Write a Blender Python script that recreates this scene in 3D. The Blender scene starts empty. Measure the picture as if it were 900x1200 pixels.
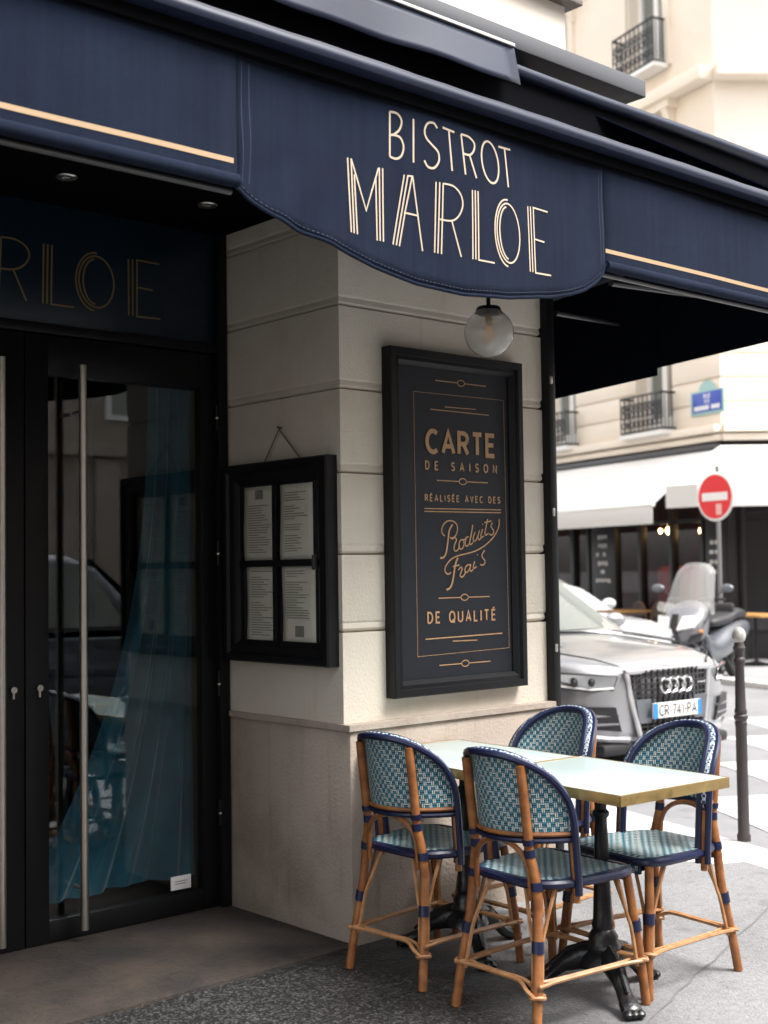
import bpy, bmesh, math, random
from mathutils import Vector, Matrix
random.seed(7)
rad = math.radians
SC = bpy.context.scene
COL = SC.collection

# ------------------------------------------------------------------ camera
FPX = 1512.0                                   # focal length in photo pixels (photo 900 x 1200)
CAM = Vector((-3.28, -3.908, 1.47))
AZ, PITCH, ROLL = rad(48.36), rad(2.54), rad(0.81)
F0 = Vector((math.cos(AZ), math.sin(AZ), 0)); R0 = Vector((math.sin(AZ), -math.cos(AZ), 0)); U0 = Vector((0, 0, 1))
CF = F0*math.cos(PITCH) + U0*math.sin(PITCH)
_U = U0*math.cos(PITCH) - F0*math.sin(PITCH)
CR = R0*math.cos(ROLL) - _U*math.sin(ROLL)
CU = _U*math.cos(ROLL) + R0*math.sin(ROLL)
cd = bpy.data.cameras.new('camera'); co = bpy.data.objects.new('camera', cd); COL.objects.link(co)
m = Matrix((CR, CU, -CF)).transposed().to_4x4(); m.translation = CAM; co.matrix_world = m
cd.sensor_fit = 'VERTICAL'; cd.sensor_height = 36.0; cd.sensor_width = 27.0
cd.lens = FPX/1200*36; cd.clip_start = .05; cd.clip_end = 1000
cd.dof.use_dof = True; cd.dof.focus_distance = 4.9; cd.dof.aperture_fstop = 2.8
SC.camera = co

# ------------------------------------------------------------------ sky, sun, exposure
SUN_EL, SUN_AZ = rad(58), rad(-62)             # direction towards the sun, azimuth from +X
W = bpy.data.worlds.new('World'); SC.world = W; W.use_nodes = True
wn = W.node_tree.nodes; wl = W.node_tree.links
bg = wn['Background']
sky = wn.new('ShaderNodeTexSky'); sky.sky_type = 'NISHITA'; sky.sun_disc = False
sky.sun_elevation = SUN_EL; sky.sun_rotation = math.pi/2 - SUN_AZ
sky.air_density = 1.0; sky.dust_density = 3.0; sky.ozone_density = 1.0
hs = wn.new('ShaderNodeHueSaturation'); hs.inputs['Saturation'].default_value = .22
wl.new(sky.outputs[0], hs.inputs['Color']); wl.new(hs.outputs[0], bg.inputs[0])
bg.inputs[1].default_value = .15
sd = bpy.data.lights.new('sun', 'SUN'); sd.energy = 1.5; sd.angle = rad(24); sd.color = (1, .96, .9)
so = bpy.data.objects.new('sun', sd); COL.objects.link(so)
sv = Vector((math.cos(SUN_EL)*math.cos(SUN_AZ), math.cos(SUN_EL)*math.sin(SUN_AZ), math.sin(SUN_EL)))
so.rotation_euler = sv.to_track_quat('Z', 'Y').to_euler()
SC.view_settings.view_transform = 'Standard'; SC.view_settings.look = 'None'
SC.view_settings.exposure = 1.87; SC.view_settings.gamma = 1; SC.view_settings.use_curve_mapping = False
SC.render.engine = 'CYCLES'
SC.cycles.use_denoising = True
SC.cycles.max_bounces = 8; SC.cycles.transparent_max_bounces = 16
SC.cycles.sample_clamp_indirect = 6

def pix(px, py):                               # direction of a photo pixel
    return CF + CR*((px-450)/FPX) + CU*((600-py)/FPX)
def on(px, py, axis, val):                     # photo pixel -> point on an axis plane
    d = pix(px, py); t = (val-CAM[axis])/d[axis]
    return CAM + d*t

# ------------------------------------------------------------------ materials
MATS = {}
def mat(name, col, rough=.6, metal=0, col2=None, scale=8, bump=0, bscale=60, spec=.5, detail=6,
        rough2=None, emit=None, estr=0, coat=0, sheen=0, rnd=0):
    if name in MATS: return MATS[name]
    M = bpy.data.materials.new(name); M.use_nodes = True
    n = M.node_tree.nodes; l = M.node_tree.links; b = n['Principled BSDF']
    b.inputs['Roughness'].default_value = rough; b.inputs['Metallic'].default_value = metal
    b.inputs['Specular IOR Level'].default_value = spec
    b.inputs['Base Color'].default_value = (*col, 1)
    b.inputs['Coat Weight'].default_value = coat
    b.inputs['Sheen Weight'].default_value = sheen
    tc = n.new('ShaderNodeTexCoord')
    if col2 or rough2 is not None:
        t = n.new('ShaderNodeTexNoise'); t.inputs['Scale'].default_value = scale; t.inputs['Detail'].default_value = detail
        l.new(tc.outputs['Object'], t.inputs['Vector'])
        r = n.new('ShaderNodeMapRange'); r.inputs[1].default_value = .33; r.inputs[2].default_value = .67
        l.new(t.outputs['Fac'], r.inputs[0])
        if col2:
            x = n.new('ShaderNodeMix'); x.data_type = 'RGBA'
            x.inputs['A'].default_value = (*col, 1); x.inputs['B'].default_value = (*col2, 1)
            l.new(r.outputs[0], x.inputs['Factor']); out = x.outputs['Result']
            if rnd:
                oi = n.new('ShaderNodeObjectInfo'); h = n.new('ShaderNodeHueSaturation')
                mr = n.new('ShaderNodeMapRange'); mr.inputs[3].default_value = 1-rnd; mr.inputs[4].default_value = 1+rnd
                l.new(oi.outputs['Random'], mr.inputs[0]); l.new(mr.outputs[0], h.inputs['Value'])
                l.new(out, h.inputs['Color']); out = h.outputs[0]
            l.new(out, b.inputs['Base Color'])
        if rough2 is not None:
            y = n.new('ShaderNodeMapRange'); y.inputs[3].default_value = rough; y.inputs[4].default_value = rough2
            l.new(r.outputs[0], y.inputs[0]); l.new(y.outputs[0], b.inputs['Roughness'])
    if bump:
        t2 = n.new('ShaderNodeTexNoise'); t2.inputs['Scale'].default_value = bscale; t2.inputs['Detail'].default_value = 8
        l.new(tc.outputs['Object'], t2.inputs['Vector'])
        bp = n.new('ShaderNodeBump'); bp.inputs['Strength'].default_value = bump; bp.inputs['Distance'].default_value = .01
        l.new(t2.outputs['Fac'], bp.inputs['Height']); l.new(bp.outputs[0], b.inputs['Normal'])
    if emit:
        b.inputs['Emission Color'].default_value = (*emit, 1); b.inputs['Emission Strength'].default_value = estr
    MATS[name] = M
    return M
def glassmat(name, tint=(.8, .85, .85), rough=0, ior=1.5, frost=None, minr=0):
    M = bpy.data.materials.new(name); M.use_nodes = True
    n = M.node_tree.nodes; l = M.node_tree.links; n.clear()
    o = n.new('ShaderNodeOutputMaterial'); tr = n.new('ShaderNodeBsdfTransparent'); tr.inputs[0].default_value = (*tint, 1)
    g = n.new('ShaderNodeBsdfGlossy'); g.inputs['Roughness'].default_value = rough
    lw = n.new('ShaderNodeLayerWeight'); lw.inputs[0].default_value = .5
    pw = n.new('ShaderNodeMath'); pw.operation = 'POWER'; pw.inputs[1].default_value = 5; l.new(lw.outputs['Facing'], pw.inputs[0])
    F0_ = ((ior-1)/(ior+1))**2
    fr = n.new('ShaderNodeMapRange'); fr.inputs[3].default_value = F0_; fr.inputs[4].default_value = 1; l.new(pw.outputs[0], fr.inputs[0])
    mx = n.new('ShaderNodeMixShader'); src = tr.outputs[0]
    if frost:
        d = n.new('ShaderNodeBsdfDiffuse'); d.inputs[0].default_value = (.8, .8, .78, 1)
        m2 = n.new('ShaderNodeMixShader'); m2.inputs[0].default_value = frost
        l.new(tr.outputs[0], m2.inputs[1]); l.new(d.outputs[0], m2.inputs[2]); src = m2.outputs[0]
    f = fr.outputs[0]
    if minr:
        ad = n.new('ShaderNodeMath'); ad.operation = 'ADD'; ad.inputs[1].default_value = minr; ad.use_clamp = True
        l.new(f, ad.inputs[0]); f = ad.outputs[0]
    l.new(f, mx.inputs[0]); l.new(src, mx.inputs[1]); l.new(g.outputs[0], mx.inputs[2]); l.new(mx.outputs[0], o.inputs[0])
    MATS[name] = M
    return M

M_stone = mat('limestone_paint', (.655, .598, .508), .8, col2=(.615, .558, .47), scale=3, bump=.35, bscale=90, rnd=.03)
M_plinth = mat('plinth_render', (.40, .335, .28), .85, col2=(.335, .28, .235), scale=2.5, bump=.4, bscale=70)
M_black = mat('black_paint', (.006, .0062, .0075), .42, bump=.05, bscale=20, spec=.28)
M_blackm = mat('black_matt', (.005, .005, .006), 1, spec=.0)
M_navyp = mat('navy_panel', (.0095, .0115, .0165), .5, spec=.3)
M_steel = mat('brushed_steel', (.62, .60, .56), .28, 1, rough2=.36, scale=30)
M_gold = mat('gold_lettering', (.42, .245, .125), .6, col2=(.36, .205, .10), scale=40)
M_golddim = mat('brass_letter', (.30, .21, .10), .45, .6)
M_cream = mat('cream_print', (.52, .43, .33), .7)
M_peach = mat('peach_stripe', (.42, .29, .17), .7)
M_rattan = mat('rattan', (.34, .135, .042), .38, col2=(.19, .066, .020), scale=22, bump=.08, bscale=40, rnd=.08)
M_rattanl = mat('rattan_pale', (.46, .245, .115), .45, col2=(.33, .155, .065), scale=26, rnd=.06)
M_band = mat('navy_binding', (.0085, .013, .050), .34, col2=(.006, .009, .034), scale=60)
M_wnavy = mat('weave_navy', (.010, .022, .055), .4)
M_wwhite = mat('weave_white', (.68, .74, .70), .35, col2=(.50, .60, .58), scale=90)
M_wteal = mat('weave_teal', (.028, .19, .29), .35, col2=(.045, .27, .36), scale=90)
M_brass = mat('brass_edge', (.50, .36, .15), .38, .85, col2=(.34, .24, .10), scale=9, rough2=.5)
M_top = mat('table_laminate', (.385, .465, .46), .25, col2=(.375, .455, .45), scale=3)
M_iron = mat('cast_iron', (.012, .012, .013), .28, .2, bump=.25, bscale=50)
M_paper = mat('menu_paper', (.80, .77, .68), .8, col2=(.74, .70, .61), scale=4)
M_ink = mat('menu_ink', (.05, .05, .06), .8)
M_string = mat('twine', (.16, .12, .08), .9)
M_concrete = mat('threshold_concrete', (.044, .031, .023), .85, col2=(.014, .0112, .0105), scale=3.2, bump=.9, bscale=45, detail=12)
M_asphalt = mat('road_asphalt', (.235, .235, .245), .8, col2=(.195, .195, .205), scale=.6, bump=.4, bscale=120)
M_mark = mat('road_paint', (.52, .52, .53), .6, col2=(.38, .38, .39), scale=5)
M_granite = mat('granite_kerb', (.62, .60, .57), .7, col2=(.48, .46, .44), scale=30, bump=.2)
M_pad = mat('crossing_pad', (.80, .78, .74), .7, col2=(.7, .68, .64), scale=12)
M_curtain = mat('teal_velvet', (.012, .150, .195), .7, col2=(.006, .085, .12), scale=6, sheen=.6)
M_interior = mat('dark_interior', (.02, .016, .014), .8)
M_facade = mat('haussmann_stone', (.82, .74, .64), .85, col2=(.77, .69, .59), scale=.7, bump=.15, bscale=30)
M_facade2 = mat('opposite_stone', (.36, .30, .25), .85, col2=(.30, .25, .21), scale=.5)
M_whitep = mat('white_paint', (.78, .77, .75), .5)
M_shutter = mat('window_inner', (.28, .24, .20), .6)
M_zinc = mat('zinc', (.10, .10, .105), .45, .6)
M_railing = mat('wrought_iron', (.02, .02, .022), .5)
M_wcanvas = mat('white_canvas', (.80, .79, .77), .85)
M_canvas2 = mat('grey_white_canvas', (.66, .65, .63), .85)
M_front = mat('shopfront_black', (.016, .015, .015), .45)
M_wine = mat('wine_interior', (.30, .06, .05), .7, col2=(.09, .04, .035), scale=1.3)
M_bulb = mat('lit_bulb', (1, .8, .5), .4, emit=(1, .62, .28), estr=14)
M_red = mat('sign_red', (.72, .03, .035), .45)
M_signw = mat('sign_white', (.82, .81, .80), .45)
M_pole = mat('grey_pole', (.22, .22, .22), .5, .4)
M_bollard = mat('bollard_brown', (.042, .034, .033), .5, bump=.15, bscale=40)
M_blue = mat('enamel_blue', (.035, .075, .42), .35)
M_green = mat('enamel_green', (.32, .52, .50), .4)
M_wood = mat('wood_top', (.45, .24, .08), .5)
M_silver = mat('silver_car_paint', (.33, .335, .35), .38, .6, coat=1)
M_whitecar = mat('white_car_paint', (.52, .53, .55), .3, coat=1)
M_bluecar = mat('dark_blue_car_paint', (.012, .016, .03), .25, .3, coat=1)
M_chrome = mat('chrome', (.75, .75, .76), .14, 1)
M_plastic = mat('black_plastic', (.018, .018, .02), .5)
M_tyre = mat('tyre_rubber', (.018, .018, .018), .85)
M_lens = mat('lamp_lens', (.46, .48, .50), .10, .2, coat=1)
M_plate = mat('number_plate', (.75, .74, .70), .45)
M_carglass = mat('car_glass', (.13, .155, .15), .05, .0, spec=1, coat=1)
M_scoot = mat('scooter_grey', (.13, .14, .16), .35, .3, coat=.5)
M_grey = mat('silver_plastic', (.20, .20, .215), .35, .3)
M_seat = mat('vinyl_seat', (.03, .03, .033), .5)
G_door = glassmat('door_glass', (.80, .87, .90), 0, 1.62, minr=.03)
G_case = glassmat('case_glass', (.97, .98, .97), 0, 1.45)
G_globe = glassmat('globe_glass', (.86, .84, .80), .02, 1.5, frost=.34)
G_screen = glassmat('scooter_screen', (.84, .85, .87), .05, 1.5, frost=.26)
G_shop = glassmat('shop_glass', (.75, .75, .75), 0, 1.5)

def fabric(name, col, col2, rough=.6):
    M = mat(name, col, rough, col2=col2, scale=2.2, spec=.12)
    n = M.node_tree.nodes; l = M.node_tree.links; b = n['Principled BSDF']
    tc = n.new('ShaderNodeTexCoord')
    w1 = n.new('ShaderNodeTexWave'); w1.inputs['Scale'].default_value = 160; w1.bands_direction = 'X'; w1.inputs['Distortion'].default_value = 1.5
    w2 = n.new('ShaderNodeTexWave'); w2.inputs['Scale'].default_value = 160; w2.bands_direction = 'Z'; w2.inputs['Distortion'].default_value = 1.5
    nz = n.new('ShaderNodeTexNoise'); nz.inputs['Scale'].default_value = 5; nz.inputs['Detail'].default_value = 4
    a = n.new('ShaderNodeMath'); a.operation = 'ADD'; c = n.new('ShaderNodeMath'); c.operation = 'MULTIPLY_ADD'; c.inputs[1].default_value = 5
    for w in (w1, w2, nz): l.new(tc.outputs['Object'], w.inputs['Vector'])
    l.new(w1.outputs['Fac'], a.inputs[0]); l.new(w2.outputs['Fac'], a.inputs[1])
    l.new(nz.outputs['Fac'], c.inputs[0]); l.new(a.outputs[0], c.inputs[2])
    mp = n.new('ShaderNodeMapping'); mp.inputs['Scale'].default_value = (46, 1, 1.6); l.new(tc.outputs['Object'], mp.inputs[0])
    st_ = n.new('ShaderNodeTexNoise'); st_.inputs['Scale'].default_value = 1; st_.inputs['Detail'].default_value = 5; l.new(mp.outputs[0], st_.inputs['Vector'])
    hv = n.new('ShaderNodeHueSaturation'); sr_ = n.new('ShaderNodeMapRange'); sr_.inputs[1].default_value = .3; sr_.inputs[2].default_value = .7; sr_.inputs[3].default_value = .88; sr_.inputs[4].default_value = 1.12
    l.new(st_.outputs['Fac'], sr_.inputs[0]); l.new(sr_.outputs[0], hv.inputs['Value'])
    src = b.inputs['Base Color'].links[0].from_socket; l.new(src, hv.inputs['Color']); l.new(hv.outputs[0], b.inputs['Base Color'])
    bp = n.new('ShaderNodeBump'); bp.inputs['Strength'].default_value = .5; bp.inputs['Distance'].default_value = .006
    l.new(c.outputs[0], bp.inputs['Height']); l.new(bp.outputs[0], b.inputs['Normal'])
    return M
M_navy = fabric('navy_awning_cloth', (.0150, .0235, .0475), (.0110, .0170, .0365), .9)
M_navyr = mat('navy_vinyl', (.013, .0195, .043), .40, col2=(.0095, .0145, .034), scale=6, bump=.10, bscale=9, spec=.4)
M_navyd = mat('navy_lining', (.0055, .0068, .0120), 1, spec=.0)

# pavement: coarse damp asphalt by the door, its colour darkened further for awning shade, pale smooth asphalt towards the street
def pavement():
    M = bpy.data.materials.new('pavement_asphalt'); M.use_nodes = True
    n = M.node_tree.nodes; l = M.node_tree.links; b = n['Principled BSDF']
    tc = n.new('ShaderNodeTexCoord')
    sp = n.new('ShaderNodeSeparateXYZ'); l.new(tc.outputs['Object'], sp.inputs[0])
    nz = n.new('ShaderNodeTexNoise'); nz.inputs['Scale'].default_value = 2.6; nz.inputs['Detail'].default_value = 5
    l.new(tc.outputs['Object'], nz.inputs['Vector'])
    # boundary of the damp and painted shade: position across the pavement plus an uneven edge
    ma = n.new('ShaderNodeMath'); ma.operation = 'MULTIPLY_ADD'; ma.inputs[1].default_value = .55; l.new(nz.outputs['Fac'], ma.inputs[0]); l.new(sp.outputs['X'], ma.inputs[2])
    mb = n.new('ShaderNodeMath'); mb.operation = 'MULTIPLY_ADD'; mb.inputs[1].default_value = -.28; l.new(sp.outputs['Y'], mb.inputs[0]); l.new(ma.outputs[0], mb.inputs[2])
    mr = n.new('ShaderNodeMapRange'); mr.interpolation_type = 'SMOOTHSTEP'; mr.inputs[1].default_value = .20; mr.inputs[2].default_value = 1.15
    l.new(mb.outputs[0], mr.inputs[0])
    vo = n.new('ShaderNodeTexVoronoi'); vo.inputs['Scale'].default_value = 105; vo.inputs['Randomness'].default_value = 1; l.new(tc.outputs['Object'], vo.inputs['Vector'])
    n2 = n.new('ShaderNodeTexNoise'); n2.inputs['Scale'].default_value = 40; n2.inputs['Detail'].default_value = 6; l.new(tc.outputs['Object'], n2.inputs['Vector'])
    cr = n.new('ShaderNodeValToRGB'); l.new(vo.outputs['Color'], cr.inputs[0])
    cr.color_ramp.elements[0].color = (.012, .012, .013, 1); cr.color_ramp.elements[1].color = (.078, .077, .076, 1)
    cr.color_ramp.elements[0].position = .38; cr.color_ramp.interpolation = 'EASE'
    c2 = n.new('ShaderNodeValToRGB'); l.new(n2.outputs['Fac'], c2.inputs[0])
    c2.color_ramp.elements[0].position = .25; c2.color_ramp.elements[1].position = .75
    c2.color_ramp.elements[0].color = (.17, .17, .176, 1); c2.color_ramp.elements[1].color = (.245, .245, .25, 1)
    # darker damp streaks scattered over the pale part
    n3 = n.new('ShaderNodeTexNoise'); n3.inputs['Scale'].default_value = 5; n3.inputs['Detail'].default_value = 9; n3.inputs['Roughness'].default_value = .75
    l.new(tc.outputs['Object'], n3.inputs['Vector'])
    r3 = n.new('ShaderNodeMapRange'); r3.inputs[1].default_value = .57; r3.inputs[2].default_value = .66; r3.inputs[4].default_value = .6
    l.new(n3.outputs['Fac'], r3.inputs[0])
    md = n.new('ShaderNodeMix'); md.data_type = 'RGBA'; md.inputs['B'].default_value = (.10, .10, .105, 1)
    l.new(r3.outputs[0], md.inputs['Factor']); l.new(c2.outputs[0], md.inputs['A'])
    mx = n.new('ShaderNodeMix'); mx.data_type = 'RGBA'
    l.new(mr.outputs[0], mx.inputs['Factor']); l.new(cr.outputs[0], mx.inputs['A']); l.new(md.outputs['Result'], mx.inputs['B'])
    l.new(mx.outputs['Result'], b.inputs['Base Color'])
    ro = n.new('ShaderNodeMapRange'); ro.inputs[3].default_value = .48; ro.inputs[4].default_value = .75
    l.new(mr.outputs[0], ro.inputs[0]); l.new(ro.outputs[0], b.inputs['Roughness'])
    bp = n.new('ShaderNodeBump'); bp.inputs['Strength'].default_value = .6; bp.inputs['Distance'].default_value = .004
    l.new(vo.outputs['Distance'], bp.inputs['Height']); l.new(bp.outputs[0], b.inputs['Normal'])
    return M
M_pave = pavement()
def weathered(M, scale, lo, hi, dark, stretch=(1, 1, 1), detail=8, tint=(1, .96, .9)):
    # stains: an uneven multiply over the base colour
    n = M.node_tree.nodes; l = M.node_tree.links; b = n['Principled BSDF']
    tc = n.new('ShaderNodeTexCoord'); mp = n.new('ShaderNodeMapping'); mp.inputs['Scale'].default_value = stretch
    l.new(tc.outputs['Object'], mp.inputs[0])
    t = n.new('ShaderNodeTexNoise'); t.inputs['Scale'].default_value = scale; t.inputs['Detail'].default_value = detail; t.inputs['Roughness'].default_value = .68
    l.new(mp.outputs[0], t.inputs['Vector'])
    r = n.new('ShaderNodeMapRange'); r.inputs[1].default_value = lo; r.inputs[2].default_value = hi; r.inputs[3].default_value = 0; r.inputs[4].default_value = 1
    l.new(t.outputs['Fac'], r.inputs[0])
    x = n.new('ShaderNodeMix'); x.data_type = 'RGBA'; x.blend_type = 'MULTIPLY'
    x.inputs['B'].default_value = (dark*tint[0], dark*tint[1], dark*tint[2], 1)
    l.new(r.outputs[0], x.inputs['Factor'])
    if b.inputs['Base Color'].is_linked: l.new(b.inputs['Base Color'].links[0].from_socket, x.inputs['A'])
    else: x.inputs['A'].default_value = b.inputs['Base Color'].default_value
    l.new(x.outputs['Result'], b.inputs['Base Color'])
weathered(M_stone, 1.6, .50, .72, .88); weathered(M_stone, 3, .58, .74, .90, (5, 5, .5)); weathered(M_stone, 26, .66, .74, .80)
weathered(M_plinth, 2.2, .48, .70, .72); weathered(M_plinth, 18, .64, .74, .70); weathered(M_plinth, 3, .55, .72, .8, (4, 4, .5))
weathered(M_facade, .5, .5, .75, .86, (1, 1, .4)); weathered(M_facade2, .5, .45, .7, .75)
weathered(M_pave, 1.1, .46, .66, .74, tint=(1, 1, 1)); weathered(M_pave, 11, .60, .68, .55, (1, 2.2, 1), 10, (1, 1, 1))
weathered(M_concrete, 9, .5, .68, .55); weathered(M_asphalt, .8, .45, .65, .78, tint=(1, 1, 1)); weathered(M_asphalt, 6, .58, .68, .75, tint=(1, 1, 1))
weathered(M_mark, 7, .55, .66, .72, tint=(1, 1, 1)); weathered(M_granite, 5, .55, .7, .75); weathered(M_pad, 5, .52, .7, .82)
weathered(M_navy, 1.3, .45, .7, .80, tint=(1, 1, 1)); weathered(M_rattan, 14, .52, .70, .60, (1, 1, .4)); weathered(M_rattanl, 14, .55, .72, .70)
weathered(M_black, 6, .5, .7, .7, tint=(1, 1, 1)); weathered(M_brass, 12, .55, .7, .6)

# ------------------------------------------------------------------ mesh builder
class MB:
    def __init__(s): s.v = []; s.f = []; s.mi = []; s.mats = []; s.lift = None; s.cnt = 0
    def m(s, M):
        if M not in s.mats: s.mats.append(M)
        return s.mats.index(M)
    def add(s, vs, fs, M=None):
        o = len(s.v); s.v += [tuple(p) for p in vs]; s.f += [tuple(i+o for i in f) for f in fs]
        s.mi += [s.m(M) if M else 0]*len(fs); return s
    def box(s, a, b, bev=0, M=None, T=None):
        x0, x1 = sorted((a[0], b[0])); y0, y1 = sorted((a[1], b[1])); z0, z1 = sorted((a[2], b[2]))
        bm = bmesh.new(); bmesh.ops.create_cube(bm, size=1)
        for v in bm.verts: v.co = Vector(((x0+x1)/2+v.co.x*(x1-x0), (y0+y1)/2+v.co.y*(y1-y0), (z0+z1)/2+v.co.z*(z1-z0)))
        if bev: bmesh.ops.bevel(bm, geom=bm.edges[:], offset=bev, segments=2, affect='EDGES', profile=.5)
        bm.verts.index_update()
        vs = [v.co.copy() for v in bm.verts]
        if T: vs = [T @ v for v in vs]
        s.add(vs, [[v.index for v in f.verts] for f in bm.faces], M); bm.free(); return s
    def tube(s, pts, r, n=8, M=None, closed=False, caps=True):
        pts = [Vector(p) for p in pts]; k = len(pts)
        rs = r if isinstance(r, (list, tuple)) else [r]*k
        tan = []
        for i in range(k):
            a = pts[(i-1) % k] if (i or closed) else pts[0]; b = pts[(i+1) % k] if (i < k-1 or closed) else pts[-1]
            t = b-a; tan.append(t.normalized() if t.length > 1e-9 else Vector((0, 0, 1)))
        u = tan[0].orthogonal().normalized(); vs = []
        for i in range(k):
            u = (u - tan[i]*u.dot(tan[i])); u = u.normalized() if u.length > 1e-6 else tan[i].orthogonal().normalized()
            w = tan[i].cross(u)
            for j in range(n):
                a = 2*math.pi*j/n; vs.append(pts[i]+(u*math.cos(a)+w*math.sin(a))*rs[i])
        fs = []
        for i in range(k if closed else k-1):
            for j in range(n):
                fs.append((i*n+j, i*n+(j+1) % n, ((i+1) % k)*n+(j+1) % n, ((i+1) % k)*n+j))
        if caps and not closed: fs += [tuple(range(n-1, -1, -1)), tuple((k-1)*n+j for j in range(n))]
        return s.add(vs, fs, M)
    def lathe(s, prof, n=20, M=None, c=(0, 0, 0), axis='z', cap=True):
        vs = []; fs = []; k = len(prof)
        for r, z in prof:
            for j in range(n):
                a = 2*math.pi*j/n; p = (r*math.cos(a), r*math.sin(a), z)
                if axis == 'y': p = (p[0], p[2], p[1])
                if axis == 'x': p = (p[2], p[0], p[1])
                vs.append((p[0]+c[0], p[1]+c[1], p[2]+c[2]))
        for i in range(k-1):
            for j in range(n): fs.append((i*n+j, i*n+(j+1) % n, (i+1)*n+(j+1) % n, (i+1)*n+j))
        if cap: fs += [tuple(range(n-1, -1, -1)), tuple((k-1)*n+j for j in range(n))]
        return s.add(vs, fs, M)
    def prism(s, poly, d, M=None):             # polygon of 3D points pushed along d
        k = len(poly); d = Vector(d); a = [Vector(p) for p in poly]
        vs = a+[p+d for p in a]
        fs = [tuple(range(k-1, -1, -1)), tuple(range(k, 2*k))]+[(i, (i+1) % k, k+(i+1) % k, k+i) for i in range(k)]
        return s.add(vs, fs, M)
    def grid(s, fn, nu, nv, M=None, closed_u=False):
        vs = [fn(i/nu, j/nv) for j in range(nv+1) for i in range(nu+1)]
        fs = [(j*(nu+1)+i, j*(nu+1)+i+1, (j+1)*(nu+1)+i+1, (j+1)*(nu+1)+i) for j in range(nv) for i in range(nu)]
        return s.add(vs, fs, M)
    def sphere(s, c, r, n=16, M=None, sc=(1, 1, 1)):
        vs = []; fs = []; h = n//2
        for i in range(h+1):
            t = math.pi*i/h
            for j in range(n):
                a = 2*math.pi*j/n
                vs.append((c[0]+r*sc[0]*math.sin(t)*math.cos(a), c[1]+r*sc[1]*math.sin(t)*math.sin(a), c[2]+r*sc[2]*math.cos(t)))
        for i in range(h):
            for j in range(n): fs.append((i*n+j, (i+1)*n+j, (i+1)*n+(j+1) % n, i*n+(j+1) % n))
        return s.add(vs, fs, M)
    def stroke(s, pts, w, fn, M=None, closed=False):   # flat ribbon along a 2D polyline, mapped by fn(x, z)
        P = [Vector((p[0], p[1])) for p in pts]; Q = []
        for i in range(len(P)-(0 if closed else 1)):
            a, b = P[i], P[(i+1) % len(P)]; k = max(1, int((b-a).length/.06))
            for j in range(k): Q.append(a+(b-a)*(j/k))
        if not closed: Q.append(P[-1])
        k = len(Q); L = []; Rr = []
        for i in range(k):
            a = Q[(i-1) % k] if (i or closed) else Q[i]; b = Q[(i+1) % k] if (i < k-1 or closed) else Q[i]
            c = Q[i]; d1 = (c-a); d2 = (b-c)
            if d1.length < 1e-9: d1 = d2
            if d2.length < 1e-9: d2 = d1
            if d1.length < 1e-9: d1 = d2 = Vector((1, 0))
            d1 = d1.normalized(); d2 = d2.normalized(); t = (d1+d2)
            t = t.normalized() if t.length > .2 else d1
            nn = Vector((-t.y, t.x)); sc = 1/max(.5, nn.dot(Vector((-d1.y, d1.x))))
            L.append(c+nn*w/2*sc); Rr.append(c-nn*w/2*sc)
        vs = [fn(p.x, p.y) for p in L]+[fn(p.x, p.y) for p in Rr]
        fs = [(i, (i+1) % k, k+(i+1) % k, k+i) for i in range(k if closed else k-1)]
        if s.lift:                              # keeps crossing strokes off one plane
            vs = [Vector(v)+s.lift*(s.cnt+i % k) for i, v in enumerate(vs)]; s.cnt += k+2
        return s.add(vs, fs, M)
    def build(s, name, M=None, parent=None, smooth=40, fix=True, loc=None):
        me = bpy.data.meshes.new(name); me.from_pydata(s.v, [], s.f)
        if s.mats and M is None:
            for x in s.mats: me.materials.append(x)
            me.polygons.foreach_set('material_index', s.mi)
        else: me.materials.append(M)
        if fix:
            bm = bmesh.new(); bm.from_mesh(me); bmesh.ops.recalc_face_normals(bm, faces=bm.faces[:]); bm.to_mesh(me); bm.free()
        if smooth:
            me.polygons.foreach_set('use_smooth', [True]*len(me.polygons)); me.set_sharp_from_angle(angle=rad(smooth))
        me.update()
        o = bpy.data.objects.new(name, me); COL.objects.link(o)
        if parent: o.parent = parent
        if loc: o.location = loc
        return o
def part(name, mesh, M, parent, loc=None, rot=None):
    o = bpy.data.objects.new(name, mesh); COL.objects.link(o); o.parent = parent
    if loc: o.location = loc
    if rot: o.rotation_euler = rot
    return o
def tag(o, label=None, cat=None, group=None, kind=None):
    if label: o['label'] = label
    if cat: o['category'] = cat
    if group: o['group'] = group
    if kind: o['kind'] = kind
    return o
def thing(name, label, cat, loc=(0, 0, 0), rz=0, group=None):
    o = bpy.data.objects.new(name, None); COL.objects.link(o); o.location = loc; o.rotation_euler = (0, 0, rz)
    o.empty_display_size = .1
    return tag(o, label, cat, group)
def copy_tree(o, parent=None):
    c = o.copy(); COL.objects.link(c); c.parent = parent
    for ch in o.children: copy_tree(ch, c)
    return c
def spline(pts, k=6, closed=False):
    P = [Vector(p) for p in pts]; n = len(P); out = []
    for i in range(n if closed else n-1):
        p0 = P[(i-1) % n] if (closed or i) else P[0]; p1 = P[i]; p2 = P[(i+1) % n]; p3 = P[(i+2) % n] if (closed or i < n-2) else P[-1]
        for j in range(k):
            t = j/k
            out.append(.5*((2*p1)+(p2-p0)*t+(2*p0-5*p1+4*p2-p3)*t*t+(3*p1-p0-3*p2+p3)*t**3))
    if not closed: out.append(P[-1])
    return out
def lerp(a, b, t): return a+(b-a)*t
def interp(tab, x):
    if x <= tab[0][0]: return tab[0][1]
    for (a, b), (c, d) in zip(tab, tab[1:]):
        if x <= c: return b+(d-b)*(x-a)/(c-a)
    return tab[-1][1]

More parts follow.
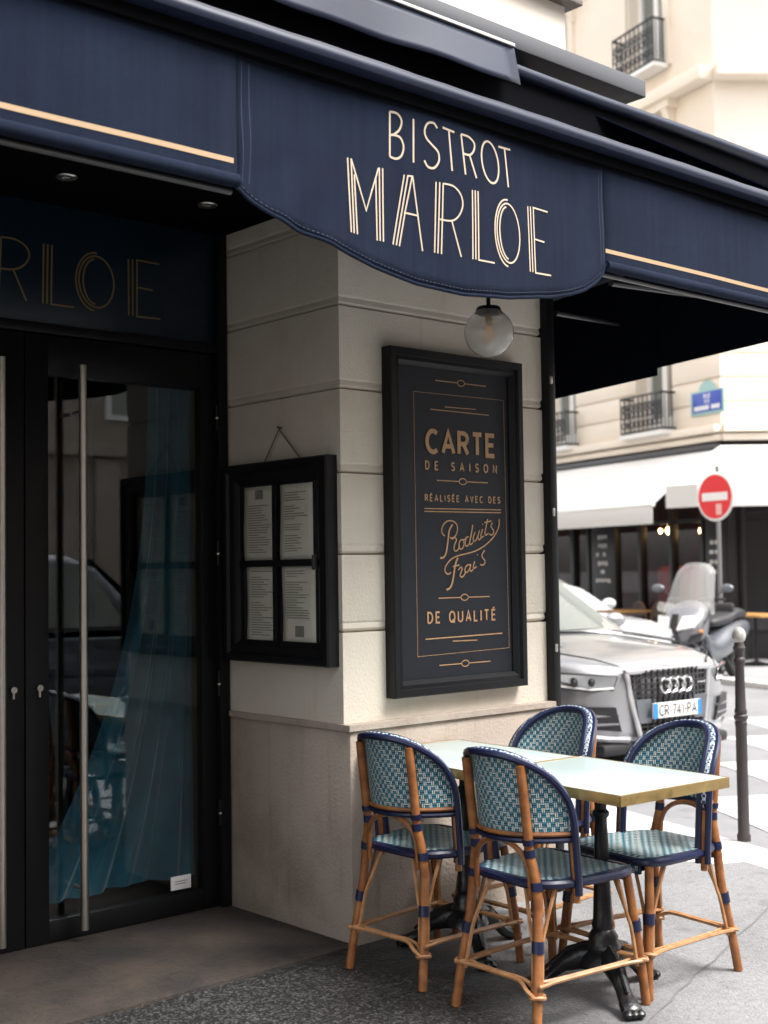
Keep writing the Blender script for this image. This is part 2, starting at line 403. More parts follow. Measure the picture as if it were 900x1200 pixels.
# stroke font, unit cap height -----------------------------------------------------
def arc(cx, cy, rx, ry, a0, a1, n=14):
    return [(cx+rx*math.cos(rad(lerp(a0, a1, i/n))), cy+ry*math.sin(rad(lerp(a0, a1, i/n)))) for i in range(n+1)]
GL = {
 'A': (.66, [[(0, 0), (.33, 1), (.66, 0)], [(.11, .32), (.55, .32)]]),
 'B': (.52, [[(0, 0), (0, 1), (.25, 1)]+arc(.25, .76, .22, .24, 90, -90)+[(0, .52)], arc(.26, .26, .26, .26, 90, -90)+[(0, 0)]]),
 'C': (.62, [arc(.36, .5, .36, .5, 50, 310, 20)]),
 'D': (.6, [[(0, 0), (0, 1), (.2, 1)]+arc(.2, .5, .4, .5, 90, -90)+[(0, 0)]]),
 'E': (.48, [[(.48, 0), (0, 0), (0, 1), (.48, 1)], [(0, .52), (.42, .52)]]),
 'F': (.46, [[(0, 0), (0, 1), (.46, 1)], [(0, .52), (.40, .52)]]),
 'G': (.64, [arc(.36, .5, .36, .5, 50, 350, 20)+[(.45, .44)]]),
 'H': (.58, [[(0, 0), (0, 1)], [(.58, 0), (.58, 1)], [(0, .52), (.58, .52)]]),
 'I': (.06, [[(.03, 0), (.03, 1)]]),
 'L': (.44, [[(0, 1), (0, 0), (.44, 0)]]),
 'M': (.72, [[(0, 0), (0, 1), (.36, .25), (.72, 1), (.72, 0)]]),
 'N': (.6, [[(0, 0), (0, 1), (.6, 0), (.6, 1)]]),
 'O': (.72, [arc(.36, .5, .36, .5, 0, 360, 28)]),
 'P': (.52, [[(0, 0), (0, 1), (.26, 1)]+arc(.26, .74, .26, .26, 90, -90)+[(0, .48)]]),
 'Q': (.72, [arc(.36, .5, .36, .5, 0, 360, 28), [(.42, .24), (.7, -.08)]]),
 'R': (.54, [[(0, 0), (0, 1), (.26, 1)]+arc(.26, .74, .26, .26, 90, -90)+[(0, .48)], [(.28, .48), (.54, 0)]]),
 'S': (.5, [arc(.25, .75, .24, .25, 25, 270, 14)+arc(.25, .25, .25, .25, 90, -155, 14)[1:]]),
 'T': (.56, [[(0, 1), (.56, 1)], [(.28, 1), (.28, 0)]]),
 'U': (.58, [[(0, 1), (0, .29)]+arc(.29, .29, .29, .29, 180, 360)+[(.58, 1)]]),
 'V': (.62, [[(0, 1), (.31, 0), (.62, 1)]]),
 'Z': (.52, [[(0, 1), (.52, 1), (0, 0), (.52, 0)]]),
 '7': (.48, [[(0, 1), (.48, 1), (.15, 0)]]), '4': (.54, [[(.4, 0), (.4, 1), (0, .3), (.54, .3)]]), '1': (.22, [[(0, .78), (.18, 1), (.18, 0)]]),
 '-': (.26, [[(.02, .45), (.24, .45)]]), ' ': (.34, []),
}
GL['\u00c9'] = (.48, GL['E'][1]+[[(.16, 1.13), (.34, 1.3)]])
def text(mb, s, x0, z0, h, sw, fn, M=None, width=None, track=.18, slope=0, fill=False):
    ws = [GL[c][0] for c in s]; nat = sum(ws)+track*(len(s)-1); kx = 1
    if width and fill: kx = (width/h-track*(len(s)-1))/sum(ws); ws = [w*kx for w in ws]
    elif width: track += (width/h-nat)/max(1, len(s)-1)
    x = 0
    for c, w in zip(s, ws):
        for pl in GL[c][1]:
            mb.stroke([(x0+(x+p[0]*kx)*h, z0+p[1]*h) for p in pl], sw, fn, M)
        x += w+track

# ================================================================== THE SETTING
KX, KY = 2.70, 0.0                             # a point on the kerb of the side street
SAZ = math.atan2(.959, .283)                   # direction of the side street
S = Vector((.283, .959, 0)).normalized(); N = Vector((S.y, -S.x, 0))
def SN(s, c, z=0): return Vector((KX, KY, 0))+S*s+N*c+Vector((0, 0, z))
ROAD_Z = -.06

g = MB(); g.add([(-300, -300, ROAD_Z), (300, -300, ROAD_Z), (300, 300, ROAD_Z), (-300, 300, ROAD_Z)], [(0, 1, 2, 3)])
tag(g.build('road', M_asphalt, smooth=0), kind='structure')

# near pavement: polygon between facade and the two kerbs
kA, kB = SN(-3.6, -.3), SN(60, -.3)
corner = [SN(-2.6, -.3), SN(-3.7, -.55), SN(-4.5, -1.2)]
poly = [(-40, -4.9, 0)]+[(1.2, -4.9, 0)]+[tuple(p) for p in reversed(corner)]+[tuple(kB), (-40, kB.y, 0)]
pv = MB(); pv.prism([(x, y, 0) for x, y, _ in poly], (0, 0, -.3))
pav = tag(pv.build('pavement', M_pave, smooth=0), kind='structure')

# kerb stones along the side street, one by one
ks = MB().box((0, 0, -.25), (.985, .298, .004), .012).build('kerb_stone', M_granite, pav)
me_k = ks.data
ks.location = SN(-2.5, -.001); ks.rotation_euler = (0, 0, SAZ)
for i in range(1, 26):
    part('kerb_stone', me_k, None, pav, SN(-2.5+i*.99, -.001), (0, 0, SAZ))
# note: local +y of a kerb stone points away from the road (towards -N)
# pale dropped-kerb pad at the crossing
pad = MB()
pp = [SN(-.35, -.305), SN(1.9, -.305), SN(1.9, -.95)]+[on(a, b, 2, 0) for a, b in ((735, 992), (790, 1009), (840, 1013))]
pad.prism([(p.x, p.y, .004) for p in pp], (0, 0, -.05))
po = pad.build('crossing_pad', M_pad, pav, smooth=0)
st = MB()                                       # raised guide bars of the pad
me_bar = MB().box((-.30, -.012, 0), (.30, .012, .008), .003).build('guide_bar', M_pad, po)
me_bar.location = SN(.62, -.62, .0035); me_bar.rotation_euler = (0, 0, SAZ+math.pi/2)
for i in range(1, 14): part('guide_bar', me_bar.data, None, po, SN(.62+i*.09, -.62, .0035), (0, 0, SAZ+math.pi/2))
# cracked joint in the pavement
jt = MB()
ja, jb = on(725, 1230, 2, 0), on(1010, 960, 2, 0)
pts = [lerp(ja, jb, i/40)+Vector((random.uniform(-1, 1), random.uniform(-1, 1), 0))*.008 for i in range(41)]
jt.stroke([(p.x, p.y) for p in pts], .009, lambda x, y: (x, y, .004))
M_joint = mat('joint_tar', (.14, .14, .145), .9)
jt.build('pavement_joint', M_joint, pav, smooth=0)

# door threshold slab
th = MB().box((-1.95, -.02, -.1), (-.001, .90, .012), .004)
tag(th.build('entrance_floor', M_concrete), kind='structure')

# crossing stripes
D = Vector((.524, .852, 0)).normalized()
for px, py, w in ((880, 841, .5), (878, 863, .5), (872, 893, .5), (853, 934, .55)):
    e = on(px, py, 2, ROAD_Z); q = Vector((D.y, -D.x, 0))
    b = MB(); L = 4.2
    b.add([e-q*w/2+Vector((0, 0, .004)), e+q*w/2+Vector((0, 0, .004)), e+q*w/2-D*L+Vector((0, 0, .004)), e-q*w/2-D*L+Vector((0, 0, .004))], [(0, 1, 2, 3)])
    tag(b.build('crossing_stripe', M_mark, bpy.data.objects['road'], smooth=0))

# far pavement
fp = MB(); fc = 6.3
fp.prism([tuple(SN(-60, fc)), tuple(SN(60, fc)), tuple(SN(60, 30)), tuple(SN(-60, 30))], (0, 0, -.3))
fpo = tag(fp.build('far_pavement', mat('far_pavement', (.30, .30, .31), .8, col2=(.25, .25, .26), scale=1), smooth=0), kind='structure')
kk = MB().box((0, 0, -.25), (1.19, .30, .012), .012)
k0 = kk.build('kerb_stone', M_granite, fpo); k0.location = SN(2, fc-.02); k0.rotation_euler = (0, 0, SAZ+math.pi); k0.location = SN(3.2, fc-.02)
k0.rotation_euler = (0, 0, SAZ+math.pi)
for i in range(1, 20): part('kerb_stone', k0.data, None, fpo, SN(3.2+i*1.2, fc-.02), (0, 0, SAZ+math.pi))

# ================================================================== THE BISTRO BUILDING
bld = thing('bistro_building', 'cream stone corner pier and dark glazed doors of the bistro under a navy awning', 'building')
# plinth
pl = MB()
pl.box((.0, .0, -.05), (1.21, 1.0, .835), .008)
pl.build('plinth', M_plinth, bld)
cap = MB(); cap.prism([(-.012, -.012, .835), (-.012, 1.0, .835), (-.012, 1.0, .862), (.0, 1.0, .885), (.0, .0, .885), (-.012, -.012, .862)][:0] or [(1.215, -.012, .8352), (-.012, -.012, .8352), (-.012, 1.0, .8352), (1.215, 1.0, .8352)], (0, 0, .024))
cap.build('plinth_cap', M_plinth, bld, smooth=0)
# stone courses, each a block with a moulded lower edge and an open joint
zs = [.8595, 1.225, 1.535, 1.862, 2.20, 2.537, 2.872, 3.40]
for i in range(7):
    z0, z1 = zs[i], zs[i+1]-.006
    x0, y0, x1, y1 = .002, .04, 1.2145, 1.0
    rings = []
    for (dz, off) in ((0, .014), (.003, .009), (.011, .003), (.022, .004), (.032, .006), (.038, .002), (.042, 0)):
        rings.append((z0+dz, off if i else 0))
    rings.append((z1, 0))
    b = MB(); vs = []; fs = []
    for z, o in rings: vs += [(x0+o, y0+o, z), (x1-o, y0+o, z), (x1-o, y1, z), (x0+o, y1, z)]
    k = len(rings)
    for r in range(k-1):
        for j in range(4): fs.append((r*4+j, r*4+(j+1) % 4, (r+1)*4+(j+1) % 4, (r+1)*4+j))
    fs += [(3, 2, 1, 0), tuple((k-1)*4+j for j in range(4))]
    b.add(vs, fs); b.build('wall_block', M_stone, bld, smooth=30)
MB().box((.022, .060, .80), (1.200, .98, 3.4)).build('wall_core', M_plinth, bld, smooth=0)
# the other jamb of the entrance and the wall beyond it
for i in range(7):
    MB().box((-6.5, .04, zs[i]), (-2.0, 1.0, zs[i+1]-.006), .01).build('wall_block', M_stone, bld)
MB().box((-6.5, .0, -.05), (-1.96, 1.0, .858), .008).build('plinth', M_plinth, bld)
# side facade along the side street, going back from the pier
sf = MB(); a = Vector((1.19, .9, 0)); e = a+S*18
sf.prism([(1.17, .95, -.05), (e.x, e.y, -.05), (e.x-5, e.y+1.5, -.05), (-3.8, 3.0+13, -.05), (-3.8, 3.9, -.05), (1.0, 3.9, -.05)], (0, 0, 3.4))
sf.build('side_wall', M_front, bld, smooth=0)
# upper storeys
up = MB(); up.prism([(-6.5, .06, 3.70), (1.19, .06, 3.70), (e.x, e.y, 3.70), (-6.5, 18, 3.70)], (0, 0, 11))
up.build('upper_wall', M_facade, bld, smooth=0)
# soffit over the entrance
MB().box((-1.99, .045, 2.97), (-.003, .9, 3.2)).build('soffit', M_blackm, bld, smooth=0)
for q in (on(78, 207, 2, 2.97), on(243, 240, 2, 2.97)):
    sp = MB().lathe([(.02, -.006), (.038, -.006), (.042, 0), (.042, .02)], 18, c=(q.x, q.y, 2.97), cap=False).build('spotlight', M_steel, bld)
    MB().lathe([(.001, .001), (.03, .001)], 16, c=(q.x, q.y, 2.966), cap=False).build('lens', mat('spot_lens', (.4, .4, .4), .2), sp)
# terrace frame at the end of the pier (black edge post with studs)
pf = MB().box((1.2155, -.004, -.02), (1.262, .20, 3.3), .004).build('edge_post', M_black, bld)
for z in (.55, 1.1, 1.72, 2.33):
    MB().box((1.222, -.012, z-.018), (1.236, -.002, z+.018), .003).build('hinge', M_steel, pf)
# cornice slab and the storey ledge above the awning
P1 = on(757, 98, 1, -.30)
MB().box((-6.5, -.30, 3.655), (P1.x, .055, 3.735), .006).build('cornice', M_zinc, bld)
P2 = on(684, 42, 1, -.16)
MB().box((-6.5, -.10, 3.80), (P2.x-.06, .05, 4.06)).build('ledge', M_facade, bld, smooth=0)
MB().box((-6.5, -.16, 4.062), (P2.x, .05, 4.09), .004).build('ledge_cap', mat('brown_zinc', (.13, .10, .085), .5), bld)
MB().box((-6.5, .02, 3.39), (1.2, .9, 3.66)).build('fascia', M_blackm, bld, smooth=0)

# ---- the glazed double door (each leaf a part with its own pieces)
YD = .84
fr = MB()
fr.box((-1.99, YD-.02, 2.435), (-.004, YD+.10, 2.475), .004)
fr.box((-.052, YD-.03, .013), (-.004, YD+.10, 2.97), .004)
fr.box((-1.99, YD-.03, .013), (-1.94, YD+.10, 2.97), .004)
fr.build('door_frame', M_black, bld)
tsg = MB().box((-1.94, YD+.0, 2.476), (-.055, YD+.04, 2.968), .003).build('transom_panel', mat('transom_blue', (.006, .016, .028), .3), bld)
fb = MB(); fb.box((-1.90, YD-.012, 2.50), (-1.86, YD-.001, 2.945)); 
def leaf(x0, x1, hx, lock_x, hinge_x, label=None):
    hx = on(hx[0], hx[1], 1, YD-.075).x
    d = bpy.data.objects.new('door', None); COL.objects.link(d); d.parent = bld
    d.empty_display_size = .1
    b = MB(); y0, y1 = YD, YD+.055; gx0, gx1, gz0, gz1 = x0+.100, x1-.078, .10, 2.27
    if hx < (x0+x1)/2: pass
    else: gx0, gx1 = x0+.105, x1-.115
    b.box((x0, y0, .015), (gx0, y1, 2.43), .003); b.box((gx1, y0, .015), (x1, y1, 2.43), .003)
    b.box((gx0, y0+.001, .015), (gx1, y1-.001, gz0), .003); b.box((gx0, y0+.001, gz1), (gx1, y1-.001, 2.43), .003)
    b.build('stile_frame', M_black, d)
    MB().box((gx0-.004, y0+.022, gz0-.004), (gx1+.004, y0+.030, gz1+.004)).build('glass_pane', G_door, d, smooth=0)
    h = MB(); h.tube([(hx, y0-.075, .06), (hx, y0-.075, 2.31)], .0165, 16)
    for z in (.22, 2.12): h.tube([(hx, y0-.075, z), (hx, y0, z)], .009, 10)
    h.build('pull_handle', M_steel, d)
    k = MB(); k.lathe([(.013, 0), (.013, .012), (.007, .02)], 14, c=(lock_x, y0-.02, 1.02), axis='y')
    k.box((lock_x-.004, y0-.016, .985), (lock_x+.004, y0, 1.02)); k.build('lock', M_steel, d)
    for z in (.42, .98, 1.55, 2.15):
        MB().tube([(hinge_x, y0-.012, z-.055), (hinge_x, y0-.012, z+.055)], .010, 10).build('hinge', M_black, d)
        MB().tube([(hinge_x, y0-.014, z-.006), (hinge_x, y0-.014, z+.002)], .0115, 10).build('hinge_pin', M_steel, d)
    return d
dr = leaf(-.955, -.053, (98, 760), -.902, -.05)
dl = leaf(-1.868+.03, -.960, (2, 760), -1.012, -1.93)
# sticker on the glass
stq = MB().box((-.285, YD+.016, .095+.02), (-.185, YD+.0215, .152+.02), .001)
stk = stq.build('sticker', M_signw, dr)
li = MB(); 
for i, w in ((0, .055), (1, .062)): li.box((-.266, YD+.0150, .139+i*.010), (-.266+w, YD+.0158, .142+i*.010))
li.build('print', M_pole, stk)

# room behind the doors
rm = MB()
rm.box((-4.0, YD+.3, .0), (1.1, YD+2.95, .012)); rm.box((-4.0, YD+2.9, 0), (1.1, YD+3.0, 3.3)); rm.box((-4.05, YD+.2, 0), (-3.95, YD+3.0, 3.3)); rm.box((-4, YD+.2, 3.2), (1.1, YD+3.0, 3.3))
rm.box((.95, YD+.2, 0.013), (1.05, YD+2.9, 3.2))
rm.build('interior', M_interior, bld, smooth=0)

# ---- letters MARLOE, traced on the awning plane
YA = -.80
def wav(x, z):                                  # soft folds of the valance
    e_ = math.exp(-((x+1.0-.55*(2.75-z))/.16)**2)+.7*math.exp(-((x-.5+.4*(2.75-z))/.13)**2)
    return .016*math.sin(x*2.1+.4)*(3.05-z)+.007*math.sin(x*5.3+z*3)+.008*math.sin(x*9+1.7)*(3.0-z)+.012*e_*math.sin(x*26-z*17)*(3.02-z)*2
LOBE = [(-1.080, 2.603), (-1.03, 2.578), (-.951, 2.542), (-.83, 2.515), (-.717, 2.493), (-.538, 2.449), (-.348, 2.419), (-.145, 2.407), (.07, 2.421), (.301, 2.456), (.42, 2.480), (.498, 2.506), (.56, 2.538), (.602, 2.568), (.628, 2.600), (.638, 2.63)]
def awn(px, py):
    p = on(px, py, 1, YA); return (p.x, p.z)
def ct3(c): return awn(395+c[0]/3.396, 120+c[1]/3.396)
def ell(cx, cy, rx, ry, a0, a1, sh=.13, n=30):
    out = []
    for i in range(n+1):
        t = rad(lerp(a0, a1, i/n)); y = ry*math.sin(t); out.append((cx+rx*math.cos(t)+sh*y, cy+y))
    return out
def sm(pts, k=5): return [(p.x, p.y) for p in spline([(a, b, 0) for a, b in pts], k)]
BIS = [[(207, 38), (211, 215)], [(211, 130)]+sm([(207, 38), (235, 46), (253, 75), (245, 110), (222, 130)])[::-1]+[(207, 38)],
       sm([(211, 130), (225, 130), (250, 142), (263, 178), (255, 213), (235, 224), (211, 215)]), [(298, 68), (302, 240)],
       sm([(391, 106), (376, 85), (353, 87), (342, 115), (350, 145), (373, 173), (395, 200), (399, 235), (382, 262), (358, 258), (343, 232)]),
       [(412, 103), (458, 122)], [(436, 113), (450, 275)], [(485, 130), (502, 290)],
       sm([(485, 130), (515, 140), (537, 165), (536, 193), (520, 212), (494, 207)]), [(518, 212), (545, 305)], ell(601, 241, 33, 84, 0, 360), [(637, 178), (686, 190)], [(662, 184), (674, 340)]]
MAR = [[(46, 218), (62, 515)], [(60, 222), (74, 519)], [(73, 285), (87, 523)], [(60, 222), (122, 428), (168, 260)], [(158, 300), (167, 547)], [(171, 258), (179, 549)], [(184, 261), (192, 552)],
       [(268, 288), (230, 563)], [(282, 290), (243, 566)], [(276, 425), (255, 570)], [(283, 292), (300, 295), (344, 590)], [(298, 296), (276, 425)], [(270, 437), (322, 450)],
       [(389, 318), (389, 598)], [(403, 320), (401, 601)], [(416, 325), (414, 604)], sm([(416, 325), (455, 336), (483, 370), (491, 412), (477, 453), (450, 473), (405, 466)]), [(450, 473), (487, 617)],
       [(528, 352), (530, 627)], [(539, 354), (541, 628)], [(550, 357), (552, 630), (613, 643)],
       ell(667, 524, 51, 134, -80, -262, .05), ell(670, 524, 46, 119, 0, 360, .06), ell(668, 524, 33, 104, -90, -262, .05),
       [(753, 415), (758, 676)], [(764, 416), (769, 678)], [(836, 437), (776, 420), (780, 681), (843, 691)], [(776, 545), (820, 558)]]
MARw = [[ct3(p) for p in s] for s in MAR]
tl = MB(); tl.lift = Vector((0, -1.5e-6, 0))
for s_ in MARw[13:]:
    tl.stroke([(-.384-(.273-x)*1.33, z+.018) for x, z in s_], .0075, lambda x, z: (x, YD-.0025, z))
for s_ in MARw[:13]:
    tl.stroke([(-.384-(.273-x)*1.33, z+.018) for x, z in s_], .0075, lambda x, z: (x, YD-.0025, z))
tl.build('lettering', M_golddim, tsg, smooth=0)

# ================================================================== AWNING
aw = thing('awning', 'navy cloth awning lettered BISTROT MARLOE with a curved valance over the pier', 'awning')
XL, XR = -6.0, 2.10
def vbot(x):
    if x < -1.080 or x > .638: return 2.612
    return interp(LOBE, x)
vl = MB(); ZT = 3.02; nx, nz = 300, 12
xs = [XL+(XR-XL)*i/nx for i in range(nx+1)]
def vpt(x, z, off=0):
    return (x, YA-wav(x, z)*(1 if -1.08 < x < .638 else .35)+off, z)
def sheet(mb, x0, x1, k, off):
    vs = []; fs = []
    for j in range(nz+1):
        for i in range(k+1):
            x = lerp(x0, x1, i/k); z = lerp(vbot(min(max(x, x0+1e-4), x1-1e-4)), ZT, j/nz); vs.append(vpt(x, z, off))
    for j in range(nz):
        for i in range(k): a = j*(k+1)+i; fs.append((a, a+1, a+k+2, a+k+1))
    mb.add(vs, fs)
def panel(x0, x1, k):
    b = MB(); sheet(b, x0, x1, k, 0)
    o = b.build('valance', M_navy, aw, smooth=60)
    md = o.modifiers.new('thick', 'SOLIDIFY'); md.thickness = .004; md.offset = 0
    return o
pL = panel(XL, -1.082, 60); pM = panel(-1.080, .638, 90); pR = panel(.640, XR, 30)
pM['label'] = 'curved valance panel with the bistro name in cream lettering'
# hem roll under the straight panels, stripe, stitching, lettering
for pnl, x0, x1 in ((pL, XL, -1.084), (pR, .642, XR)):
    MB().tube([(lerp(x0, x1, i/20), YA-.003, 2.626) for i in range(21)], .021, 12).build('hem_roll', M_navy, pnl)
    sb = MB(); sb.stroke([(lerp(x0, x1-.012 if x1 < 0 else x1, i/24), 2.685) for i in range(25)], .016, lambda x, z: vpt(x, z, -.0034))
    sb.build('stripe', M_peach, pnl, smooth=0)
    MB().tube([(x0, YA+.03, 2.600), (x1, YA+.03, 2.600)], .009, 8).build('hem_rail', mat('alu_rail', (.12, .12, .12), .5, .5), pnl)
th_ = MB()
for x in (-1.062, -1.034, .612, .628):
    for i in range(60):
        z = 2.60+i*.0068+.03
        if z < 2.995: th_.stroke([(x, z), (x, z+.004)], .0018, lambda a, b: vpt(a, b, -.0032))
hem = [(x, z+.022) for x, z in LOBE]
hp = []
for i in range(200):
    x = lerp(-1.06, .615, i/200); hp.append((x, interp(hem, x)))
for i in range(0, 199, 2): th_.stroke([hp[i], hp[i+1]], .0018, lambda a, b: vpt(a, b, -.0032))
tag(th_.build('stitching', mat('thread', (.07, .085, .15), .8), pM, smooth=0), kind='stuff')
hm = MB(); hm.tube([Vector(vpt(x, z+.004, -.002)) for x, z in [(lerp(-1.08, .638, i/80), interp(LOBE, lerp(-1.08, .638, i/80))) for i in range(81)]], .0065, 8)
hm.build('hem', M_navy, pM)
lt = MB(); lt.lift = Vector((0, -1.5e-6, 0))
for s_ in BIS: lt.stroke([ct3(p) for p in s_], .0074, lambda x, z: vpt(x, z, -.0034))
for s_ in MARw: lt.stroke(s_, .0060, lambda x, z: vpt(x, z, -.0034))
lt.build('lettering', M_cream, pM, smooth=0)
# front bar with cloth stretched over it
fbm = MB()
prof = [(-.862, 3.060), (-.868, 3.074), (-.864, 3.092), (-.845, 3.110), (-.80, 3.124), (-.72, 3.132), (-.60, 3.13), (-.60, 3.10), (-.78, 3.08), (-.80, 3.056), (-.83, 3.05)]
def bump_(x): return .0012*math.sin(x*7)+.0008*math.sin(x*23+1)
vs = []; fs = []; nb = 120; k = len(prof)
for i in range(nb+1):
    x = lerp(XL, XR+.02, i/nb)
    for y, z in prof: vs.append((x, y, z+bump_(x)*(1 if z > 3.08 else 0)))
for i in range(nb):
    for j in range(k): fs.append((i*k+j, i*k+(j+1) % k, (i+1)*k+(j+1) % k, (i+1)*k+j))
fs += [tuple(range(k)), tuple(nb*k+j for j in range(k-1, -1, -1))]
fbm.add(vs, fs).build('front_bar', M_navyr, aw)
MB().box((XL, -.825, 3.012), (XR, -.79, 3.052), .005).build('bar_channel', M_blackm, aw)
# cloth running back and up to the facade, and its black underside lining
cl = MB(); cl.add([(XL, -.70, 3.11), (XR+.05, -.70, 3.11), (XR+.05, -.30, 3.20), (XL, -.30, 3.20), (XL, .04, 3.38), (XR+.3, .2, 3.38)], [(0, 1, 2, 3), (3, 2, 5, 4)])
o = cl.build('canopy_lining', M_navyd, aw, smooth=0); o.modifiers.new('thick', 'SOLIDIFY').thickness = .01
# black hood behind the bar with a rolled navy rim
XH = 3.0
MB().box((XL, -.34, 3.14), (XH, -.30, 3.53)).build('hood_panel', mat('black_vinyl', (.003, .003, .0045), .8, bump=.4, bscale=6, spec=.03), aw, smooth=0)
MB().tube([(lerp(XL, XH, i/30), -.345, 3.530+.003*math.sin(i)) for i in range(31)], .030, 12).build('hood_rim', M_navyr, aw)
MB().box((XL, -.33, 3.535), (XH, .04, 3.56)).build('hood_top', M_navyd, aw, smooth=0)
# short upper valance left of the hood opening, with its metal rail
uv = MB()
def up_(u, v):
    x = lerp(XL, .605, u); return (x, -.385-.012*math.sin(x*5)*(1-v)-.03*(1-v), lerp(3.435, 3.60, v)+.004*math.sin(x*13)*(1-v))
uv.grid(up_, 80, 6); o = uv.build('upper_valance', M_navyr, aw, smooth=60); o.modifiers.new('thick', 'SOLIDIFY').thickness = .006
MB().box((XL, -.395, 3.603), (.60, -.36, 3.617), .002).build('upper_rail', mat('alu_light', (.6, .58, .55), .35, .8), aw)
# folding arms under the awning
for (a, b) in ((tuple(on(651, 367, 1, .05)), tuple(on(748, 384, 1, .75))), (tuple(on(716, 332, 1, -.70)), tuple(on(812, 346, 1, -.30)))):
    MB().tube([a, b], .012, 8).build('arm', M_plastic, aw)
# the side street awning, wrapping round the corner
sa = thing('side_awning', 'black underside of the awning over the side street right of the pier', 'awning')
Q0 = Vector((2.14, -.62, 0)); 
def QS(d, z, off=0): return tuple(Q0+S*d+N*off+Vector((0, 0, z)))
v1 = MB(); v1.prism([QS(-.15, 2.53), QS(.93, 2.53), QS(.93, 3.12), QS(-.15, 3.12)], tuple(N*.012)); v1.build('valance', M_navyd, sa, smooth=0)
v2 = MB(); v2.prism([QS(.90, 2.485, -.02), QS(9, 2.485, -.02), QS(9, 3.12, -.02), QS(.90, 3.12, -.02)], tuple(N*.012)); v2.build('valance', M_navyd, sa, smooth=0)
ft = MB(); ft.tube([QS(-.2, 3.12), QS(9, 3.12)], .05, 10); ft.build('front_bar', M_navyr, sa)
ro = MB(); ro.add([QS(-.2, 3.14), QS(9, 3.14), tuple(Vector((1.1, .3, 3.5))+S*9), (1.1, -.3, 3.5)], [(0, 1, 2, 3)]); o = ro.build('canopy', M_navyd, sa, smooth=0)
o.modifiers.new('thick', 'SOLIDIFY').thickness = .01

# ================================================================== GLOBE LAMP
gl = on(573, 390, 1, -.30)
lp = thing('globe_lamp', 'clear glass globe lamp hanging from a black rod in front of the board', 'lamp', (gl.x, gl.y, gl.z-.10))
MB().tube([(0, 0, .20), (0, 0, .83)], .009, 10).build('rod', M_black, lp)
MB().lathe([(.001, .206), (.045, .206), (.052, .196), (.054, .180), (.048, .176)], 20).build('cap', M_black, lp)
gs = [(.048*1, .196)]
for i in range(1, 20):
    t = lerp(rad(28), rad(180), i/19); gs.append((max(.0006, .1*math.sin(t)), .1+.1*math.cos(t)))
gm = MB().lathe(gs, 96, cap=False); gm.v = [(x*(1+.010*(i % 2)), y*(1+.010*(i % 2)), z) for i, (x, y, z) in enumerate(gm.v)]; gm.build('globe', G_globe, lp, smooth=70)
MB().lathe([(.013, .175), (.016, .15), (.013, .135)], 12).build('socket', M_brass, lp)
bz = [(.012, .135), (.016, .12), (.026, .095), (.027, .08), (.020, .062), (.004, .052)]
bo = MB().lathe(bz, 16, cap=False).build('bulb', glassmat('bulb_glass', (.93, .80, .60), 0, 1.45), lp, smooth=60)
fl = MB()
for i in range(6):
    a = i*math.pi/3; fl.tube([(.008*math.cos(a), .008*math.sin(a), .125), (.016*math.cos(a+.3), .016*math.sin(a+.3), .072)], .0011, 5)
fl.build('filament', mat('filament', (.9, .5, .2), .5, emit=(1, .5, .18), estr=.08), bo)

# ================================================================== FRAMED BOARD
sb = thing('framed_board', 'tall black framed board lettered CARTE DE SAISON in gold on the pier', 'sign')
YB = .018
def bd(px, py): p = on(px, py, 1, YB); return (p.x, p.z)
BX0, BX1, BZ0, BZ1 = .228, 1.025, .945, 2.385
def ring(mb, x0, x1, z0, z1, w, ya, yb, yc):
    # mitred frame: outer lip at ya, ridge, inner slope to yb
    L = [(0, .04), (0, ya+.004), (.004, ya), (w*.45, ya), (w*.52, ya+.012), (w*.75, ya+.010), (w, yb), (w, .04)]
    vs = []; fs = []; k = len(L)
    for (cx, cz, sx, sz) in ((x0, z0, 1, 1), (x1, z0, -1, 1), (x1, z1, -1, -1), (x0, z1, 1, -1)):
        for d, y in L: vs.append((cx+sx*d, y, cz+sz*d))
    for c in range(4):
        for j in range(k-1): fs.append((c*k+j, ((c+1) % 4)*k+j, ((c+1) % 4)*k+j+1, c*k+j+1))
    mb.add(vs, fs)
b = MB(); ring(b, BX0, BX1, BZ0, BZ1, .066, -.018, .012, 0); b.build('frame', M_black, sb, smooth=30)
bp_ = MB().box((BX0+.06, YB, BZ0+.06), (BX1-.06, .036, BZ1-.06)).build('panel', M_navyp, sb, smooth=0)
def bc(c): return bd(440+c[0]/2.3545, 330+c[1]/2.3545)
gold = MB(); gold.lift = Vector((0, -1.5e-6, 0)); F_ = lambda x, z: (x, YB-.0022, z)
def bl(pts, w): gold.stroke([bc(p) for p in pts], w, F_)
gold.stroke([bc(p) for p in ((104, 303), (352, 328), (368, 1010), (116, 1035))], .0019, F_, closed=True)
for c in ((235, 281), (240, 552), (245, 871), (247, 1053)):
    x, z = bc(c); gold.stroke([(x+.022*math.cos(rad(t)), z+.013*math.sin(rad(t))) for t in range(0, 360, 20)], .004, F_, closed=True)
    for s in (-1, 1): gold.stroke([(x+s*.024, z), (x+s*.155, z)], .0042, F_)
for p, q, w in (((190, 346), (276, 353), .004), ((150, 352), (312, 369), .004), ((134, 626), (345, 630), .0042), ((134, 634), (345, 638), .0042), ((137, 987), (349, 970), .005), ((212, 992), (280, 989), .004)): bl((p, q), w)
def tline(s, pl_, pr_, top, sw):
    (x0, z0), (x1, _), (_, zt) = bc(pl_), bc(pr_), bc(top)
    text(gold, s, x0+sw/2, z0+sw/2, zt-z0-sw, sw, F_, width=x1-x0-sw, fill=(s == 'CARTE'), track=.36 if s == 'CARTE' else .18)
tline('CARTE', (137, 475), (331, 482), (137, 404), .0195)
